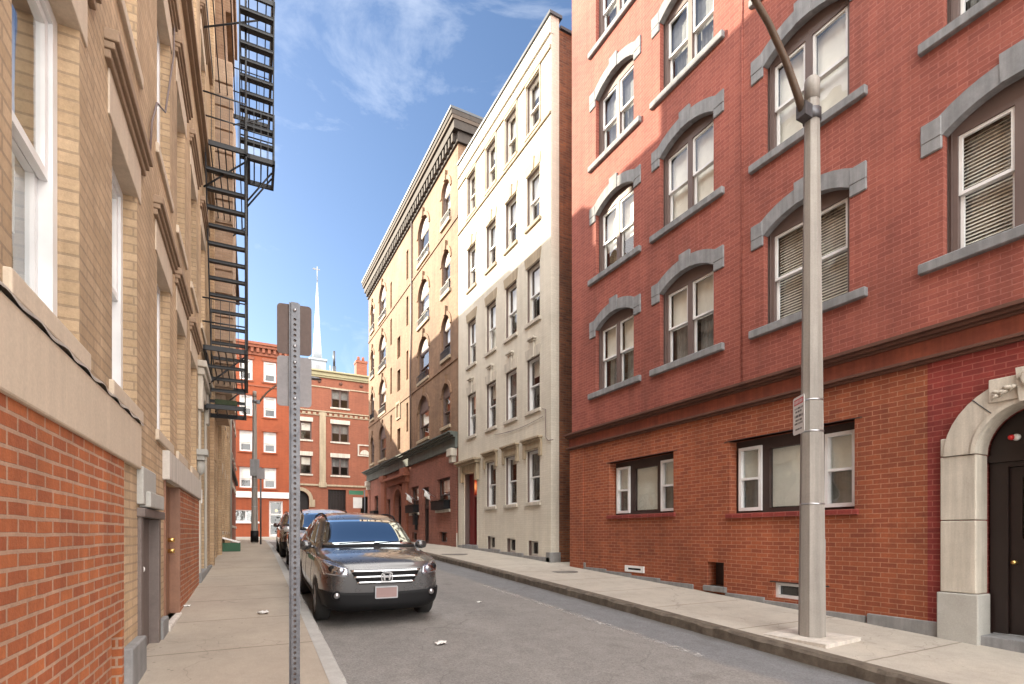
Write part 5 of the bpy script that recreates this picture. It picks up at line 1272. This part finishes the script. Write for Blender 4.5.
    # dark cabin behind the glass lives inside the body; wheels
    for yy in (.86, 3.55):
        for sx in (-1, 1):
            c = Vector((sx * .80 * W, yy, .335)); mb = MB(); seg = 32
            prof = [(.19, -.105), (.225, -.11), (.31, -.105), (.335, -.075), (.338, 0), (.335, .075), (.31, .105), (.225, .11), (.19, .105)]
            vs = []; fs = []
            for r_, dx in prof:
                for q in range(seg): t = 2 * math.pi * q / seg; vs.append((c.x + dx, c.y + r_ * math.cos(t), c.z + r_ * math.sin(t)))
            for i in range(len(prof) - 1):
                for q in range(seg): fs.append((i * seg + q, i * seg + (q + 1) % seg, (i + 1) * seg + (q + 1) % seg, (i + 1) * seg + q))
            mb.add(vs, fs, True); wl = mb.obj('wheel', 'rubber', o)
            mb = MB()
            for q in range(5):
                t = 2 * math.pi * q / 5; d1 = Vector((0, math.cos(t), math.sin(t))); d2 = Vector((0, -math.sin(t), math.cos(t))); vs = []
                for r_, w_ in ((.03, .035), (.215, .03)):
                    for ww in (-w_, w_): vs += [c + d1 * r_ + d2 * ww + Vector((sx * .07, 0, 0)), c + d1 * r_ + d2 * ww + Vector((sx * .10, 0, 0))]
                mb.add(vs, [(0, 1, 3, 2), (4, 5, 7, 6), (0, 1, 5, 4), (2, 3, 7, 6), (1, 3, 7, 5), (0, 2, 6, 4)])
            mb.tube([c + Vector((sx * .05, 0, 0)), c + Vector((sx * .105, 0, 0))], [.06, .045], 14)
            vs = []; fs = []
            for r_, dx in ((.225, .105), (.2, .108), (.195, .03), (.02, .02)):
                for q in range(seg): t = 2 * math.pi * q / seg; vs.append((c.x + sx * dx, c.y + r_ * math.cos(t), c.z + r_ * math.sin(t)))
            for i in range(3):
                for q in range(seg): fs.append((i * seg + q, i * seg + (q + 1) % seg, (i + 1) * seg + (q + 1) % seg, (i + 1) * seg + q))
            mb.add(vs, fs, True); mb.obj('rim', 'alloy', wl, org=(0, 0, 0))
    ev.free()
    zr = lambda yy: S(yy) - KH + .015
    z0, z1 = zr(y + .86), zr(y + 3.55); pit = math.atan2(z1 - z0, 2.69)
    o.location = (x, y, z0 - .86 * math.sin(pit)); o.rotation_euler = (pit, 0, rot); o.scale = (SC, SC, SC)
    return o
P1 = car_paint('bronze_grey_paint', (.08, .078, .08)); P2 = car_paint('silver_paint', (.5, .5, .51), .3); P3 = car_paint('dark_maroon_paint', (.05, .02, .02), .3)
car('bronze grey parked car with chrome grille, front of the kerb row', 1.765, 6.93, P1, 1.64, R(-1.6), True)
car('silver grey parked car directly behind the bronze one', 1.93, 12.0, P2, 1.68, R(-1.6), wid=.98)
car('dark maroon parked car, farthest of the kerb row', 2.02, 17.2, P3, 1.62, R(-1.6), wid=.98)

# ================================================================== light, sky, camera
SKY, FILL_CLOUD, SUN, EXPO = .05, 37.0, 3.2, 2.22
EL, PHI = 24.0, 48.0
sd = Vector((-math.cos(R(PHI)) * math.cos(R(EL)), math.sin(R(PHI)) * math.cos(R(EL)), math.sin(R(EL))))
L = bpy.data.lights.new('sun', 'SUN'); L.energy = SUN; L.angle = R(.5); L.color = (1, .88, .68)
lo = bpy.data.objects.new('sun', L); C.objects.link(lo); lo.rotation_euler = (-sd).to_track_quat('-Z', 'Y').to_euler(); lo.location = (0, 0, 40)
wd = bpy.data.worlds.new('World'); sc.world = wd; wd.use_nodes = True; nt = wd.node_tree
bg = nt.nodes['Background']
sky = N(nt, 'ShaderNodeTexSky'); sky.sky_type = 'NISHITA'; sky.sun_disc = False; sky.sun_elevation = R(EL); sky.sun_rotation = math.atan2(sd.x, sd.y)
sky.air_density = 1.0; sky.dust_density = 1.1; sky.ozone_density = 3.5
tc = N(nt, 'ShaderNodeTexCoord')
mp = N(nt, 'ShaderNodeMapping'); mp.inputs['Scale'].default_value = (1.3, 1.0, 3.6); mp.inputs['Rotation'].default_value = (0, 0, R(20)); nt.links.new(tc.outputs['Generated'], mp.inputs[0])
cn = N(nt, 'ShaderNodeTexNoise'); cn.inputs['Scale'].default_value = 2.2; cn.inputs['Detail'].default_value = 8; cn.inputs['Roughness'].default_value = .62; cn.inputs['Distortion'].default_value = .6
nt.links.new(mp.outputs[0], cn.inputs['Vector'])
# thin wisps in the open part of the sky; unseen bright cloud added behind and overhead to lift the shaded street
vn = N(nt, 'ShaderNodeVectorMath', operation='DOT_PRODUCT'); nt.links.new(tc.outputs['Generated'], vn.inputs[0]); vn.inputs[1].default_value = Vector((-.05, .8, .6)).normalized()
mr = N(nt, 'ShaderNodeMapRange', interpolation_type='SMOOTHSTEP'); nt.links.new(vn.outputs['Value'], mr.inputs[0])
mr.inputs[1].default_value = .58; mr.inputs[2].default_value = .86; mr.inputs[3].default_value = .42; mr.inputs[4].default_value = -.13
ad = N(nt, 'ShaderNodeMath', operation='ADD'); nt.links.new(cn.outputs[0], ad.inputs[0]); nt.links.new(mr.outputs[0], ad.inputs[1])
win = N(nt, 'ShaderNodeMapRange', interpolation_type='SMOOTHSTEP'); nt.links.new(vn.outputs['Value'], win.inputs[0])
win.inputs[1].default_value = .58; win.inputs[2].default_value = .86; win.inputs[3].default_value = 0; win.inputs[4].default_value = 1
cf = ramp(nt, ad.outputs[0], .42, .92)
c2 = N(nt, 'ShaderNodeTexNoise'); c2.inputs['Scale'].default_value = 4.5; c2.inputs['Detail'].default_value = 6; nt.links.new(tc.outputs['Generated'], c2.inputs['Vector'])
ccol = ramp(nt, c2.outputs[0], .3, .7, (FILL_CLOUD * .55, FILL_CLOUD * .54, FILL_CLOUD * .53), (FILL_CLOUD, FILL_CLOUD * .97, FILL_CLOUD * .92))
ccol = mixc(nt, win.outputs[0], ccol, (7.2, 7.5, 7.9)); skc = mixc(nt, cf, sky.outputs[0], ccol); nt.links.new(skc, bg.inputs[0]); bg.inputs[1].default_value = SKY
cam = bpy.data.cameras.new('camera'); co_ = bpy.data.objects.new('camera', cam); C.objects.link(co_); sc.camera = co_
cam.sensor_width = 36; cam.lens = 525 / 1024 * 36; cam.shift_y = (533 - 342) / 1024; cam.clip_end = 2000; cam.clip_start = .05
co_.location = (0, 0, 1.35); co_.rotation_euler = (R(90), 0, -math.atan(277 / 525))
sc.view_settings.view_transform = 'Standard'; sc.view_settings.look = 'None'; sc.view_settings.gamma = 1; sc.view_settings.use_curve_mapping = False
sc.view_settings.exposure = EXPO
sc.render.engine = 'CYCLES'; sc.cycles.max_bounces = 8; sc.cycles.diffuse_bounces = 4; sc.cycles.glossy_bounces = 4; sc.cycles.transparent_max_bounces = 8
sc.cycles.use_denoising = True; sc.cycles.sample_clamp_indirect = 6
